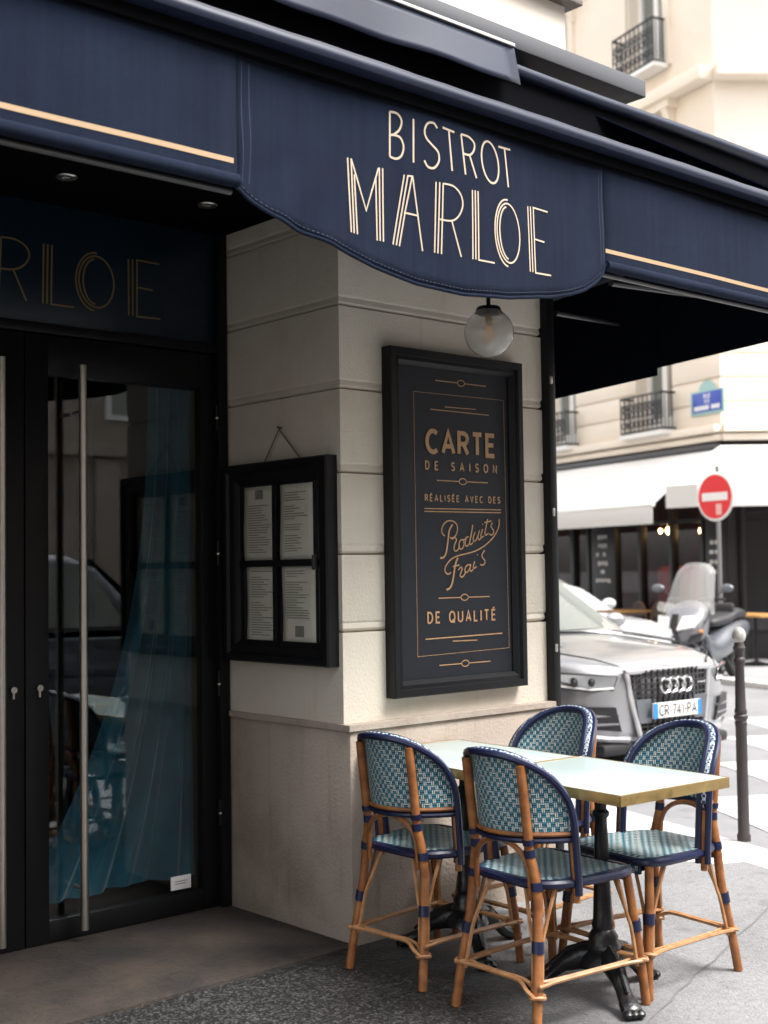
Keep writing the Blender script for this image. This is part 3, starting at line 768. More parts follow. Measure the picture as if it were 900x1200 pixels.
tline('DE SAISON', (136, 519), (334, 528), (136, 493), .0068)
tline('R\u00c9ALIS\u00c9E AVEC DES', (135, 606), (343, 613), (135, 586), .0050)
tline('DE QUALIT\u00c9', (142, 945), (331, 935), (142, 911), .0078)
SCR = [
 [(207, 524), (240, 515), (262, 475), (275, 400), (284, 330), (293, 260), (325, 200)],
 [(250, 312), (225, 285), (222, 245), (240, 200), (275, 170), (325, 168), (362, 200), (372, 250), (355, 305), (320, 332), (298, 325)],
 [(318, 345), (345, 328), (362, 348), (348, 385), (338, 430), (352, 458), (378, 440), (392, 405)],
 [(432, 348), (402, 352), (386, 392), (394, 432), (416, 434), (434, 398), (432, 348), (458, 345)],
 [(478, 318), (454, 330), (446, 378), (458, 410), (482, 388), (500, 320), (518, 205), (502, 300), (488, 365), (496, 394), (520, 372)],
 [(540, 275), (522, 330), (528, 362), (548, 352), (570, 300), (580, 262), (568, 325), (580, 348), (600, 325)],
 [(612, 245), (596, 300), (600, 328), (622, 312)], [(610, 203), (616, 198)],
 [(660, 148), (645, 225), (634, 280), (642, 304), (668, 285)], [(628, 184), (696, 168)],
 [(706, 184), (692, 216), (704, 242), (718, 262), (712, 290), (692, 302), (676, 292)],
 [(770, 150), (768, 215), (740, 285), (690, 352), (620, 412), (540, 456), (455, 482), (380, 500), (315, 532), (268, 584), (250, 632), (262, 668), (290, 676), (308, 658)],
 [(265, 828), (298, 810), (320, 765), (334, 690), (346, 610), (358, 560), (375, 520)], [(325, 606), (388, 590)],
 [(378, 640), (402, 612), (416, 628), (404, 660), (396, 690), (410, 706), (432, 690), (446, 660)],
 [(496, 590), (466, 590), (444, 622), (446, 656), (466, 656), (488, 622), (498, 588), (490, 634), (502, 650), (520, 630)],
 [(536, 555), (522, 600), (530, 622), (552, 604)], [(558, 494), (564, 489)],
 [(632, 448), (606, 490), (612, 522), (632, 546), (630, 576), (608, 592), (588, 584)]]
for i, s_ in enumerate(SCR):
    q = sm(s_, 6); gold.stroke([bd(490+x/8.18, 590+y/8.18) for x, y in q], .0085 if i in (0, 12) else .0058, F_)
gold.build('lettering', M_gold, bp_, smooth=0)

# ================================================================== MENU CASE on the side of the pier
mc = thing('menu_case', 'black framed menu case with four menu pages hung by twine', 'sign')
MY0, MY1, MZ0, MZ1 = .062, .785, 1.085, 1.930
def yz(px, py, x=-.02):
    p = on(px, py, 0, x); return p.y, p.z
b = MB(); vs = []; fs = []
L = [(0, .0), (0, -.05), (.006, -.058), (.03, -.058), (.040, -.046), (.058, -.046), (.070, -.040), (.092, -.026), (.092, 0)]
k = len(L)
for (cy, cz, sy, sz) in ((MY0, MZ0, 1, 1), (MY1, MZ0, -1, 1), (MY1, MZ1, -1, -1), (MY0, MZ1, 1, -1)):
    for d, x in L: vs.append((x, cy+sy*d, cz+sz*d))
for c in range(4):
    for j in range(k-1): fs.append((c*k+j, ((c+1) % 4)*k+j, ((c+1) % 4)*k+j+1, c*k+j+1))
b.add(vs, fs).build('frame', M_black, mc, smooth=30)
MB().box((-.010, MY0+.08, MZ0+.08), (-.001, MY1-.08, MZ1-.08)).build('backing', M_navyp, mc, smooth=0)
c7 = lambda x, y: yz(250+x/3.75, 480+y/3.75, -.016)
mid = c7(281, 675)
MB().box((-.034, mid[0]-.012, MZ0+.09), (-.022, mid[0]+.012, MZ1-.09), .002).build('glazing_bar', M_black, mc)
MB().box((-.033, MY0+.09, mid[1]-.014), (-.0215, MY1-.09, mid[1]+.014), .002).build('glazing_bar', M_black, mc)
MB().box((-.0205, MY0+.089, MZ0+.089), (-.018, MY1-.089, MZ1-.089)).build('glass_pane', G_case, mc, smooth=0)
for q, (xa, ya_, xb, yb_) in enumerate(((133, 345, 270, 664), (291, 332, 434, 661), (146, 690, 280, 1020), (301, 688, 446, 1027))):
    y1_, z1_ = c7(xa, ya_); y0_, _ = c7(xb, ya_); _, z0_ = c7(xa, yb_)
    sh = MB(); sh.grid(lambda u, v: (-.0135-.0025*math.sin(v*5+q)*(1-u)**2, lerp(y1_, y0_, u), lerp(z0_, z1_, v)), 6, 10)
    so_ = sh.build('menu_page', M_paper, mc); so_.modifiers.new('t', 'SOLIDIFY').thickness = .0006
    pr = MB(); rr = random.Random(q); z = z1_-.02; w = y1_-y0_
    if q == 0: pr.box((-.0175, lerp(y1_, y0_, .62), z1_-.055), (-.0168, lerp(y1_, y0_, .38), z1_-.015)); z -= .06
    if q == 3: pr.box((-.0175, lerp(y1_, y0_, .66), z0_+.03), (-.0168, lerp(y1_, y0_, .40), z0_+.075))
    while z > z0_+(.10 if q == 3 else .03):
        if rr.random() < .2: z -= .014
        ln = rr.uniform(.3, .72); st_ = .15 if q != 3 else .14
        pr.box((-.0175, lerp(y1_, y0_, st_), z-.0032), (-.0168, lerp(y1_, y0_, st_+ln), z)); z -= .0105
    pr.build('print', mat('faded_ink', (.24, .23, .21), .8), so_, smooth=0)
nl = yz(327, 503, -.012); sl = yz(309, 541, -.02); sr = yz(352, 535, -.02)
MB().tube([(-.02, sl[0], sl[1]-.01), (-.012, nl[0], nl[1]), (-.02, sr[0], sr[1]-.01)], .0035, 6).build('twine', M_string, mc)
MB().tube([(.01, nl[0], nl[1]+.004), (-.022, nl[0], nl[1]+.008)], .004, 6).build('nail', M_zinc, mc)
MB().box((-.062, MY0+.075, mid[1]-.03), (-.045, MY0+.092, mid[1]+.03), .003).build('catch', M_zinc, mc)

# ================================================================== CURTAINS behind the door glass
def curtain(name, y, x0, x1, label, seed, flare):
    rr = random.Random(seed); ph = [rr.uniform(0, 6) for _ in range(4)]
    c = MB()
    def fn(u, v):
        gather = 1-.0*v
        x = lerp(x0, x1, u)-flare*(1-v)**2.6*(1-u)
        return (x, y+.022*math.sin(u*26+ph[0]+.8*v)+.012*math.sin(u*47+ph[1]-1.2*v)+.03*(1-v)**4*math.sin(u*9+ph[2]), lerp(.14, 2.40, v))
    c.grid(fn, 90, 24); o = c.build(name, M_curtain, None, smooth=70)
    return tag(o, label, 'curtain')
curtain('curtain', YD+.13, -.30, -.10, 'teal velvet curtain hanging behind the door glass', 3, .60)

# ================================================================== BISTRO CHAIR
UH = .335; ZB = .600
def bk(u, z, off=0):                           # barrel shaped back: arc length u, height z, offset outwards
    ph = u/.285; rx, ry = .248+off, .214+off
    lean = .14*max(0, z-.46)
    return Vector((-rx*math.cos(ph)-lean*math.cos(ph*.8)+.02, ry*math.sin(ph), z))
def utop(z):                                   # half width of the back at height z (unrolled)
    if z <= .62: return UH
    t = min(1, (z-.62)/.250); return UH*(1-t**2.3)**(1/2.1)
def hoop_pts(off, n=26):
    pts = []
    for i in range(n*2+1):
        a = math.pi*i/(2*n); c, s_ = math.cos(a), math.sin(a)
        u = UH*math.copysign(abs(c)**(.88), c); z = .62+.250*abs(s_)**.87
        pts.append(bk(u, z, off))
    lo = [bk(UH, z, off) for z in (.41, .46, .52, .58)]; hi = [bk(-UH, z, off) for z in (.58, .52, .46, .41)]
    return lo+pts+hi
def weave(mb, fn, cells, cs):                  # cells: list of (i, j, u, v); fn(u, v, off) -> point
    for i, j, u, v in cells:
        h = cs/2
        if (i+j) % 2 == 0:
            for d in (-.23, .23):
                w = .135*cs; m_ = M_wwhite
                P_ = [(u+d*cs-w, v-h*.98), (u+d*cs+w, v-h*.98), (u+d*cs+w, v+h*.98), (u+d*cs-w, v+h*.98)]
                mb.add([fn(a, b, .0022) for a, b in P_], [(0, 1, 2, 3)], m_)
        else:
            for d in (-.25, .25):
                w = .125*cs; m_ = M_wteal if d < 0 or (i+2*j) % 3 else M_wwhite
                P_ = [(u-h*.98, v+d*cs-w), (u+h*.98, v+d*cs-w), (u+h*.98, v+d*cs+w), (u-h*.98, v+d*cs+w)]
                mb.add([fn(a, b, .0016) for a, b in P_], [(0, 1, 2, 3)], m_)
def seat_half(x):                              # half width of the seat
    return interp([(-.205, .085), (-.19, .135), (-.16, .165), (-.10, .195), (0, .205), (.12, .212), (.17, .202), (.195, .18), (.205, .155)], x)
def seat_pt(x, y, off=0):
    z = .462-.010*math.exp(-((x/.12)**2+(y/.12)**2))
    if x > .165: z -= (x-.165)**2*14
    return Vector((x, y, z+off))
def make_chair():
    root = thing('bistro_chair', 'x', 'chair')
    # seat
    b = MB(); n = 16
    b.grid(lambda u, v: seat_pt(lerp(-.205, .205, u), lerp(-1, 1, v)*seat_half(lerp(-.205, .205, u))), n*2, n, M_wnavy)
    b.grid(lambda u, v: seat_pt(lerp(-.205, .205, u), lerp(-1, 1, v)*seat_half(lerp(-.205, .205, u)), -.028), n, 8, M_wnavy)
    cs = .0160; cells = []
    for i in range(-14, 14):
        for j in range(-14, 14):
            x, y = (i+.5)*cs, (j+.5)*cs
            if -.19 < x < .196 and abs(y) < seat_half(x)-.014: cells.append((i, j, x, y))
    weave(b, lambda x, y, o: seat_pt(x, y, o), cells, cs)
    # woven front roll
    fr_ = lambda y, z, o: Vector((.212+o-.004*abs(z-.425)/.02, y, z))
    b.box((.198, -.165, .405), (.211, .165, .440), .004, M_wnavy)
    weave(b, fr_, [(i, j, (i+.5)*cs, .409+(j+.5)*cs) for i in range(-10, 10) for j in range(2)], cs)
    seat = b.build('seat', None, root, fix=False, smooth=50)
    xs_ = [lerp(-.205, .205, i/24) for i in range(25)]
    out = [(x, seat_half(x), .447) for x in xs_]+[(x, -seat_half(x), .447) for x in reversed(xs_)]
    rp = spline(out, 1, True)
    MB().tube(rp, .0145, 8, closed=True).build('seat_rim', M_band, seat)
    # back
    b = MB(); nv = 22
    b.grid(lambda u, v: bk(lerp(-1, 1, u)*max(.004, utop(lerp(ZB-.01, .868, v))), lerp(ZB-.01, .868, v)), 40, nv, M_wnavy)
    cs = .0158; cells = []
    for i in range(-23, 23):
        for j in range(0, 19):
            u, z = (i+.5)*cs, ZB+(j+.5)*cs
            if abs(u) < utop(z)-.010 and z < .860: cells.append((i, j, u, z))
    weave(b, lambda u, z, o: bk(u, z, o+.001), cells, cs)
    weave(b, lambda u, z, o: bk(u, z, -o-.001), cells, cs)
    back = b.build('backrest', None, root, fix=False, smooth=50)
    MB().tube(hoop_pts(.018), .0125, 8).build('hoop', M_band, back)
    MB().tube(hoop_pts(-.016), .0125, 8).build('hoop', M_band, back)
    MB().tube(hoop_pts(.001)[4:-4], .0138, 8).build('hoop_binding', M_wstripe, back)
    MB().tube([bk(lerp(-UH, UH, i/24), ZB-.012, .004) for i in range(25)], .0095, 8).build('back_rail', M_band, back)
    MB().tube([bk(lerp(-UH*.97, UH*.97, i/24), ZB+.008, .007) for i in range(25)], .0075, 8).build('back_rail', M_rattan, back)
    for s in (-1, 1):
        MB().tube([bk(s*UH*.99, .385, .004), bk(s*UH*.99, .46, .004), bk(s*UH*.99, .595, .004)], .0125, 8).build('stub', M_rattan, back)
    # legs
    legs = {}
    for s in (-1, 1):
        u_ = s*.165
        p = [(-.262, s*.190, 0), (-.245, s*.180, .12), (-.218, s*.160, .30), (-.208, s*.150, .44)]
        top = [tuple(bk(u_*1.0, z, .020)) for z in (.54, .60, .70, .80)]
        zt = .835; top.append(tuple(bk(u_*1.0, zt, .020)))
        pts = spline(p+top, 4)
        lg = MB().tube(pts, [.0165]*5+[.0165]*(len(pts)-5), 10).build('leg', M_rattan, root)
        legs[('r', s)] = (pts, lg)
        p2 = [(.232, s*.215, 0), (.220, s*.206, .14), (.200, s*.195, .30), (.182, s*.182, .445)]
        pts2 = spline(p2, 4); lg2 = MB().tube(pts2, .0160, 10).build('leg', M_rattan, root)
        legs[('f', s)] = (pts2, lg2)
    def at(pts, z):
        for a, c in zip(pts, pts[1:]):
            if a.z <= z <= c.z: return a+(c-a)*((z-a.z)/(c.z-a.z))
        return pts[-1]
    def wrap(pts, z, h, lg, r=.0195):
        MB().tube([at(pts, z-h/2), at(pts, z), at(pts, z+h/2)], r, 10).build('band', M_band, lg)
    for key, (pts, lg) in legs.items():
        wrap(pts, .262, .036, lg, .021)
        if key[0] == 'r':
            wrap(pts, .447, .026, lg, .020); wrap(pts, ZB-.012, .018, lg, .020); wrap(pts, ZB-.05, .026, lg, .0185)
        c0 = at(pts, .262); cen = Vector((0, 0, 0))
        sx = 1 if key[0] == 'f' else -1; sy = key[1]
        for dx, dy in ((-sx, 0), (0, -sy)):
            d = Vector((dx, dy, 0)); e_ = Vector((c0.x, c0.y, .438))+d*.085
            e_.x = max(-.19, min(.185, e_.x)); e_.y = max(-.2, min(.2, e_.y))
            pp_ = spline([at(pts, .13)+d*.020, at(pts, .20)+d*.020, at(pts, .262)+d*.021, at(pts, .31)+d*.032, e_], 3)
            MB().tube(pp_, .0072, 6).build('brace', M_rattanl, lg)
    # stretchers: paired rods, looping low round the rear legs
    ks_ = [('r', -1), ('r', 1), ('f', 1), ('f', -1)]
    for q in range(4):
        A, B = legs[ks_[q]][0], legs[ks_[(q+1) % 4]][0]
        za, zb_ = (.115 if q == 0 else .15), .15
        a, c = at(A, .15), at(B, .15)
        dv = (c-a).normalized(); nv_ = Vector((-dv.y, dv.x, 0))
        b = MB()
        for s in (-1, 1):
            b.tube(spline([at(A, za)-dv*.012+nv_*s*.021, at(A, za)+dv*.03+nv_*s*.018+Vector((0, 0, .5*(.15-za))), a+dv*.075+nv_*s*.009, (a+c)/2+nv_*s*.007, c-dv*.07+nv_*s*.009, c-dv*.02+nv_*s*.018, c+dv*.012+nv_*s*.021], 3), .0068, 6)
        b.build('stretcher', M_rattanl, root)
    for key, (pts, lg) in legs.items():
        z = .115 if key == ('r', -1) else .15
        c = at(pts, z); MB().tube([c+Vector((.0235*math.cos(t*math.pi/6), .0235*math.sin(t*math.pi/6), .004*math.sin(t))) for t in range(12)], .0065, 6, closed=True).build('stretcher_loop', M_rattanl, lg)
    # inverted U between the rear legs
    A, B = legs[('r', -1)][0], legs[('r', 1)][0]
    a, c = at(A, .45), at(B, .45); ar = []
    arp = []
    for i in range(17):
        t = math.pi*i/16; y = lerp(a.y+.022, c.y-.022, (1-math.cos(t))/2)
        arp.append((a.x-.006-.012*math.sin(t), y, .455+.125*math.sin(t)**.7))
    MB().tube([(a.x, a.y+.022, .40)]+arp+[(c.x, c.y-.022, .40)], .0095, 8).build('back_arch', M_rattan, root)
    return root
def stripemat():
    M = mat('hoop_weave', (.55, .62, .62), .4)
    n = M.node_tree.nodes; l = M.node_tree.links; b = n['Principled BSDF']; tc = n.new('ShaderNodeTexCoord')
    w = n.new('ShaderNodeTexChecker'); w.inputs['Scale'].default_value = 95; w.inputs[1].default_value = (.38, .45, .48, 1); w.inputs[2].default_value = (.010, .025, .08, 1)
    l.new(tc.outputs['Object'], w.inputs['Vector']); l.new(w.outputs['Color'], b.inputs['Base Color'])
    return M
M_wstripe = stripemat()
ch = make_chair(); GR = 'woven bistro chairs round the tables'
spots = [(.060, -.965, rad(-3), 'blue woven bistro chair nearest the camera, its back turned to us'),
         (.088, -.375, rad(2), 'blue woven bistro chair tucked in beside the stone plinth'),
         (.572, -.985, rad(174), 'blue woven bistro chair at the street end facing left, seat in view'),
         (.660, -.350, rad(181), 'blue woven bistro chair behind the table with only its back showing')]
for i, (x, y, a, lab) in enumerate(spots):
    o = ch if i == 0 else copy_tree(ch)
    o.location = (x, y, .002); o.rotation_euler = (0, 0, a); tag(o, lab, 'chair', GR)

# ================================================================== BISTRO TABLES
def make_table(lx, ly):
    t = thing('bistro_table', 'x', 'table')
    top = MB().box((-lx/2+.004, -ly/2+.004, .722), (lx/2-.004, ly/2-.004, .7505), .001).build('table_top', M_top, t)
    e = MB(); h0, h1 = .716, .752
    e.box((-lx/2, -ly/2, h0), (lx/2, -ly/2+.0055, h1), .0015); e.box((-lx/2, ly/2-.0055, h0), (lx/2, ly/2, h1), .0015)
    e.box((-lx/2, -ly/2+.0057, h0+.0003), (-lx/2+.0055, ly/2-.0057, h1-.0003), .0015); e.box((lx/2-.0055, -ly/2+.0057, h0+.0003), (lx/2, ly/2-.0057, h1-.0003), .0015)
    e.build('edge_trim', M_brass, top)
    c = MB().lathe([(.03, .10), (.085, .105), (.075, .135), (.058, .15), (.062, .165), (.050, .185), (.052, .20), (.036, .225), (.040, .24), (.034, .26), (.028, .40), (.024, .55), (.021, .60), (.030, .612), (.030, .622), (.021, .632), (.022, .70), (.06, .712), (.06, .720)], 18)
    c.build('column', M_iron, t)
    for q in range(3):
        a = q*2*math.pi/3+rad(244); d = Vector((math.cos(a), math.sin(a), 0)); w = Vector((-d.y, d.x, 0))
        lg = MB(); prof = [(.03, .13, .045, .05), (.08, .125, .045, .045), (.13, .105, .040, .036), (.165, .075, .034, .028), (.195, .045, .034, .026), (.225, .030, .044, .028), (.255, .022, .046, .021), (.268, .014, .03, .013)]
        vs = []; fs = []
        for rr, z, hw, hh in prof:
            for j in range(10):
                t_ = 2*math.pi*j/10; vs.append(d*rr+w*hw*math.cos(t_)*.8+Vector((0, 0, max(.001, z+hh*math.sin(t_)))))
        for i in range(len(prof)-1):
            for j in range(10): fs.append((i*10+j, i*10+(j+1) % 10, (i+1)*10+(j+1) % 10, (i+1)*10+j))
        fs += [tuple(range(9, -1, -1)), tuple((len(prof)-1)*10+j for j in range(10))]
        lg.add(vs, fs); f_ = lg.build('foot', M_iron, t)
        cl_ = MB()
        for s in (-1, 0, 1):
            cl_.sphere(tuple(d*.262+w*s*.021+Vector((0, 0, .017))), .016, 10, sc=(1.2, 1.2, .95))
        cl_.build('claw', M_iron, f_)
        MB().tube([d*.05+Vector((0, 0, .172)), d*.12+Vector((0, 0, .148)), d*.17+Vector((0, 0, .105)), d*.210+Vector((0, 0, .070))], [.010, .009, .008, .006], 6).build('ridge', M_iron, f_)
    return t
tb = make_table(.54, .68); tb.location = (.285, -.345, 0); tb.rotation_euler = (0, 0, rad(-4.0))
tag(tb, 'pale topped bistro table with brass edge pushed against the wall', 'table', 'bistro tables with brass edges')
t2 = copy_tree(tb); t2.location = (.261, -1.030, 0)
tag(t2, 'pale topped bistro table with brass edge at the street end', 'table', 'bistro tables with brass edges')

# ================================================================== BOLLARD
bq = on(872, 986, 2, 0)
bo = thing('bollard', 'slim brown metal bollard with pale ball top on the kerb pad', 'bollard', (bq.x, bq.y, .004)); bo.scale = (.80, .80, 1)
MB().lathe([(.045, 0), (.045, .03), (.038, .04), (.037, .60), (.041, .615), (.041, .625), (.036, .632), (.046, .645), (.046, .66), (.036, .668), (.041, .675), (.041, .69), (.036, .70), (.030, .92), (.036, .935), (.040, .95), (.036, .965), (.030, .97), (.034, 1.0), (.042, 1.02), (.034, 1.035), (.03, 1.05)], 18).build('post', M_bollard, bo)
MB().sphere((0, 0, 1.085), .046, 18).build('ball', mat('bollard_ball', (.55, .53, .50), .5, col2=(.3, .28, .26), scale=20), bo)

# ================================================================== CARS
def make_car(name, paint, label, loc, az, detail=True, roof=1.58, group='cars parked along the side street'):
    c = thing(name, label, 'car', loc, az, group)
    ST = [  # x, half width, bottom z, side z, top z
        (2.175, .50, .30, .66, .79), (2.12, .66, .24, .68, .83), (2.03, .78, .21, .71, .865), (1.88, .865, .20, .75, .895), (1.65, .905, .20, .79, .925), (1.30, .915, .20, .83, .955), (.95, .915, .20, .87, .985),
        (.3, .915, .20, .89, 1.0), (-.6, .915, .20, .91, 1.02), (-1.4, .91, .20, .93, 1.03), (-1.9, .87, .24, .93, 1.0), (-2.12, .78, .30, .88, .95), (-2.2, .6, .36, .80, .88)]
    k = 18
    def sec(x, w, zb, zs_, zt):
        pts = [(0, zb), (w*.6, zb), (w*.9, zb+.02), (w*.985, zb+.12), (w, lerp(zb, zs_, .45)), (w*.99, lerp(zb, zs_, .8)), (w*.965, zs_), (w*.90, lerp(zs_, zt, .62)), (w*.74, lerp(zs_, zt, .93)), (w*.4, zt+.012), (0, zt+.02)]
        return [(x, y, z) for y, z in pts]+[(x, -y, z) for y, z in reversed(pts[1:-1])]
    vs = []; fs = []
    for s_ in ST: vs += sec(*s_)
    k = len(sec(*ST[0]))
    for i in range(len(ST)-1):
        for j in range(k): fs.append((i*k+j, i*k+(j+1) % k, (i+1)*k+(j+1) % k, (i+1)*k+j))
    fs += [tuple(range(k)), tuple((len(ST)-1)*k+j for j in range(k-1, -1, -1))]
    body = MB().add(vs, fs).build('body', paint, c, smooth=55)
    sd_ = body.modifiers.new('sub', 'SUBSURF'); sd_.levels = 2; sd_.render_levels = 2
    # greenhouse
    GH = [(1.02, .80, .99, .72, .995), (.62, .82, 1.0, .70, 1.26), (.28, .83, 1.0, .64, roof-.09), (.0, .83, 1.0, .62, roof-.015), (-.6, .83, 1.01, .62, roof), (-1.2, .82, 1.02, .60, roof-.03), (-1.6, .80, 1.02, .58, roof-.13), (-1.95, .74, 1.0, .62, 1.06)]
    vs = []; fs = []; k = 10
    for x, wb, zb, wr, zr in GH:
        h = [(wb, zb), (lerp(wb, wr, .8), lerp(zb, zr, .82)), (wr*.93, lerp(zb, zr, .96)), (wr*.6, zr+.005), (0, zr+.015)]
        vs += [(x, y, z) for y, z in h]+[(x, -y, z) for y, z in reversed(h[:-1])]
    k = 9
    for i in range(len(GH)-1):
        for j in range(k-1): fs.append((i*k+j, i*k+j+1, (i+1)*k+j+1, (i+1)*k+j))
    rf = MB().add(vs, fs).build('roof', paint, c, smooth=50)
    # windscreen and side windows, set proud of the roof shell
    MB().grid(lambda u, v: (lerp(1.005, .30, v)+.012-.05*(2*u-1)**2, lerp(-1, 1, u)*lerp(.75, .60, v), lerp(1.005, roof-.085, v)+.014), 12, 8).build('windscreen', M_carglass, c, smooth=70)
    for s in (-1, 1):
        for x0, x1 in ((.52, -.42), (-.50, -1.3)):
            b = MB(); b.grid(lambda u, v: (lerp(lerp(x0, x1, u), lerp(min(x0, .12) if x0 > 0 else x0, max(x1, -1.15), u), v), s*(lerp(.832, .676, v)+.008), lerp(1.035, roof-.12, v)), 6, 4); b.build('side_window', M_carglass, c)
    # wheels
    wp = [(.20, -.10), (.30, -.11), (.335, -.07), (.335, .07), (.30, .11), (.20, .10)]
    for x in (1.38, -1.28):
        for s in (-1, 1):
            w = MB().lathe(wp, 28, c=(x, s*.80, .335), axis='y').build('wheel', M_tyre, c)
            b = MB()
            b.lathe([(.05, s*.095), (.07, s*.105), (.19, s*.09), (.215, s*.108), (.22, s*.10)], 24, c=(x, s*.80, .335), axis='y')
            b.build('rim', M_grey, w)
            MB().tube([(x+.375*math.cos(rad(t)), s*.905, .335+.375*math.sin(rad(t))) for t in range(-5, 190, 10)], .022, 6).build('arch_trim', M_plastic, c)
    MB().box((-1.9, -.85, .14), (1.9, .85, .24), .03).build('underbody', M_plastic, c)
    # mirrors
    for s in (-1, 1): MB().sphere((.72, s*1.0, 1.06), .1, 12, sc=(.7, 1.1, .7)).build('mirror', paint, c)
    if not detail:
        for s in (-1, 1):
            MB().prism([(2.13, s*.50, .64), (1.92, s*.86, .70), (1.86, s*.88, .78), (2.10, s*.56, .75)], (.03, 0, .01)).build('headlight', M_lens, c)
        MB().box((2.14, -.35, .42), (2.19, .35, .58), .01).build('grille', M_plastic, c)
        return c
    # single frame grille
    X = 2.205
    hexo = [(-.44, .735), (-.40, .772), (.40, .772), (.44, .735), (.35, .335), (.30, .285), (-.30, .285), (-.35, .335)]
    def fx(y): return X+.012-.34*y*y
    gr = MB(); gr.prism([(fx(y)-.04, y*.97, .535+(z-.535)*.97) for y, z in hexo], (.035, 0, 0)); go = gr.build('grille', M_plastic, c, smooth=0)
    lat = MB()
    def inside(y, z):
        w = .43 if z > .735 else lerp(.325, .425, (z-.30)/(.735-.30)); return abs(y) < w
    for i in range(-8, 9):
        y = i*.055; zz = [z for z in (.30+.01*j for j in range(49)) if inside(y, z)]
        if zz: lat.box((fx(y)-.004, y-.007, min(zz)), (fx(y)+.010, y+.007, max(zz)))
    for z in (.31, .345, .38, .60, .642, .684, .726):
        w = lerp(.325, .425, (z-.30)/.435)
        lat.tube([(fx(y)+.010, y, z) for y in (-w, -w*.5, 0, w*.5, w)], .007, 5)
    lat.build('lattice', M_plastic, go, smooth=0)
    MB().tube(spline([(fx(y)+.016, y, z) for y, z in hexo], 3, True), .019, 8, closed=True).build('grille_surround', mat('satin_silver', (.62, .62, .64), .32, .7), c)
    MB().prism([(fx(.36)-.0, -.355, .405), (fx(.36), .355, .405), (fx(.36), .39, .575), (fx(.36), -.39, .575)], (.030, 0, 0)).build('plate_panel', M_scoot, go, smooth=0)
    npl = MB().box((X+.025, -.26, .435), (X+.04, .26, .545), .003).build('number_plate', M_plate, c)
    npx = MB(); bands = MB()
    npx_fn = lambda y, z: (X+.0425, y, z)
    text(npx, 'CR-741-PA', -.195, .455, .07, .011, npx_fn, width=.40); npx.build('lettering', M_ink, npl, smooth=0)
    for y0, y1 in ((-.258, -.212), (.222, .258)): MB().box((X+.039, y0, .437), (X+.0418, y1, .543)).build('blue_band', mat('plate_blue', (.02, .22, .65), .4), npl, smooth=0)
    rg = MB()
    for i in range(4):
        y = (i-1.5)*.078; rg.tube([(fx(0)+.022, y+.052*math.cos(rad(t)), .665+.052*math.sin(rad(t))) for t in range(0, 360, 18)], .010, 8, closed=True)
    rg.build('ring_badge', M_chrome, go)
    MB().box((fx(.3)+.012, .27, .66), (fx(.3)+.024, .36, .675), .003).build('small_badge', M_chrome, go)
    for s in (-1, 1):
        hp_ = [(2.10, .545, .655), (2.03, .70, .650), (1.90, .85, .675), (1.74, .912, .755), (1.86, .885, .780), (2.0, .79, .775), (2.085, .66, .765), (2.13, .53, .752)]
        b = MB(); b.prism([(x+.015, s*y*1.005, z) for x, y, z in hp_], (.028, s*.012, 0)); h_ = b.build('headlight', M_lens, c, smooth=20)
        for x, y in ((2.045, .70), (1.975, .80)):
            MB().sphere((x+.035, s*(y+.012), .712), .030, 10, sc=(.8, 1, 1)).build('projector', M_plastic, h_)
        MB().tube([(x+.045, s*(y*1.005+.012), z+.012) for x, y, z in hp_[:4]], .009, 6).build('light_strip', M_signw, h_)
        MB().tube([(x+.040, s*(y*1.005+.012), z) for x, y, z in hp_], .0075, 6, closed=True).build('lamp_trim', M_plastic, h_)
        MB().tube([(2.155, s*.44, .80), (2.02, s*.62, .868), (1.80, s*.74, .905), (1.40, s*.79, .935), (1.0, s*.79, .965)], .006, 5).build('shut_line', M_plastic, c)
        vt = [(2.105, .50, .36), (1.99, .78, .39), (1.95, .83, .47), (1.99, .79, .545), (2.11, .56, .535)]
        v = MB().prism([(x+.02, s*y, z) for x, y, z in vt], (.045, s*.01, 0)).build('air_intake', M_plastic, c, smooth=0)
        for z in (.415, .475): MB().tube([(2.165, s*.535, z), (2.105, s*.70, z), (2.05, s*.79, z)], .010, 6).build('intake_bar', M_grey, v)
        MB().tube([(2.15, s*.42, .295), (2.11, s*.60, .31), (2.0, s*.79, .34), (1.86, s*.88, .37)], .028, 8).build('bumper_lip', M_silver, c)
        MB().tube([(1.7, s*.62, .945), (1.2, s*.66, .985), (.9, s*.67, 1.0)], .010, 6).build('bonnet_crease', paint, c)
    MB().box((1.95, -.68, .19), (2.16, .68, .275), .03).build('skirt', M_plastic, c)
    return c
carP = Vector((4.555, 1.77, ROAD_Z))
caz = AZ+rad(37)+math.pi
hd = Vector((math.cos(caz), math.sin(caz), 0))
car = make_car('parked_car', M_silver, 'silver grey car with four ring badge parked nose towards the crossing', carP-hd*2.2, caz)
q = CAM+pix(736, 745)*14.5; q.z = ROAD_Z
caz2 = AZ+rad(33)+math.pi; hd2 = Vector((math.cos(caz2), math.sin(caz2), 0))
make_car('parked_car', M_whitecar, 'white car parked behind the silver car, bonnet just showing', q-hd2*2.1, caz2, False, 1.44)
make_car('parked_car', M_bluecar, 'dark blue car seen as a reflection in the door glass', (2.5, -5.95, ROAD_Z), 0, False, 1.74, 'cars parked along the main street')

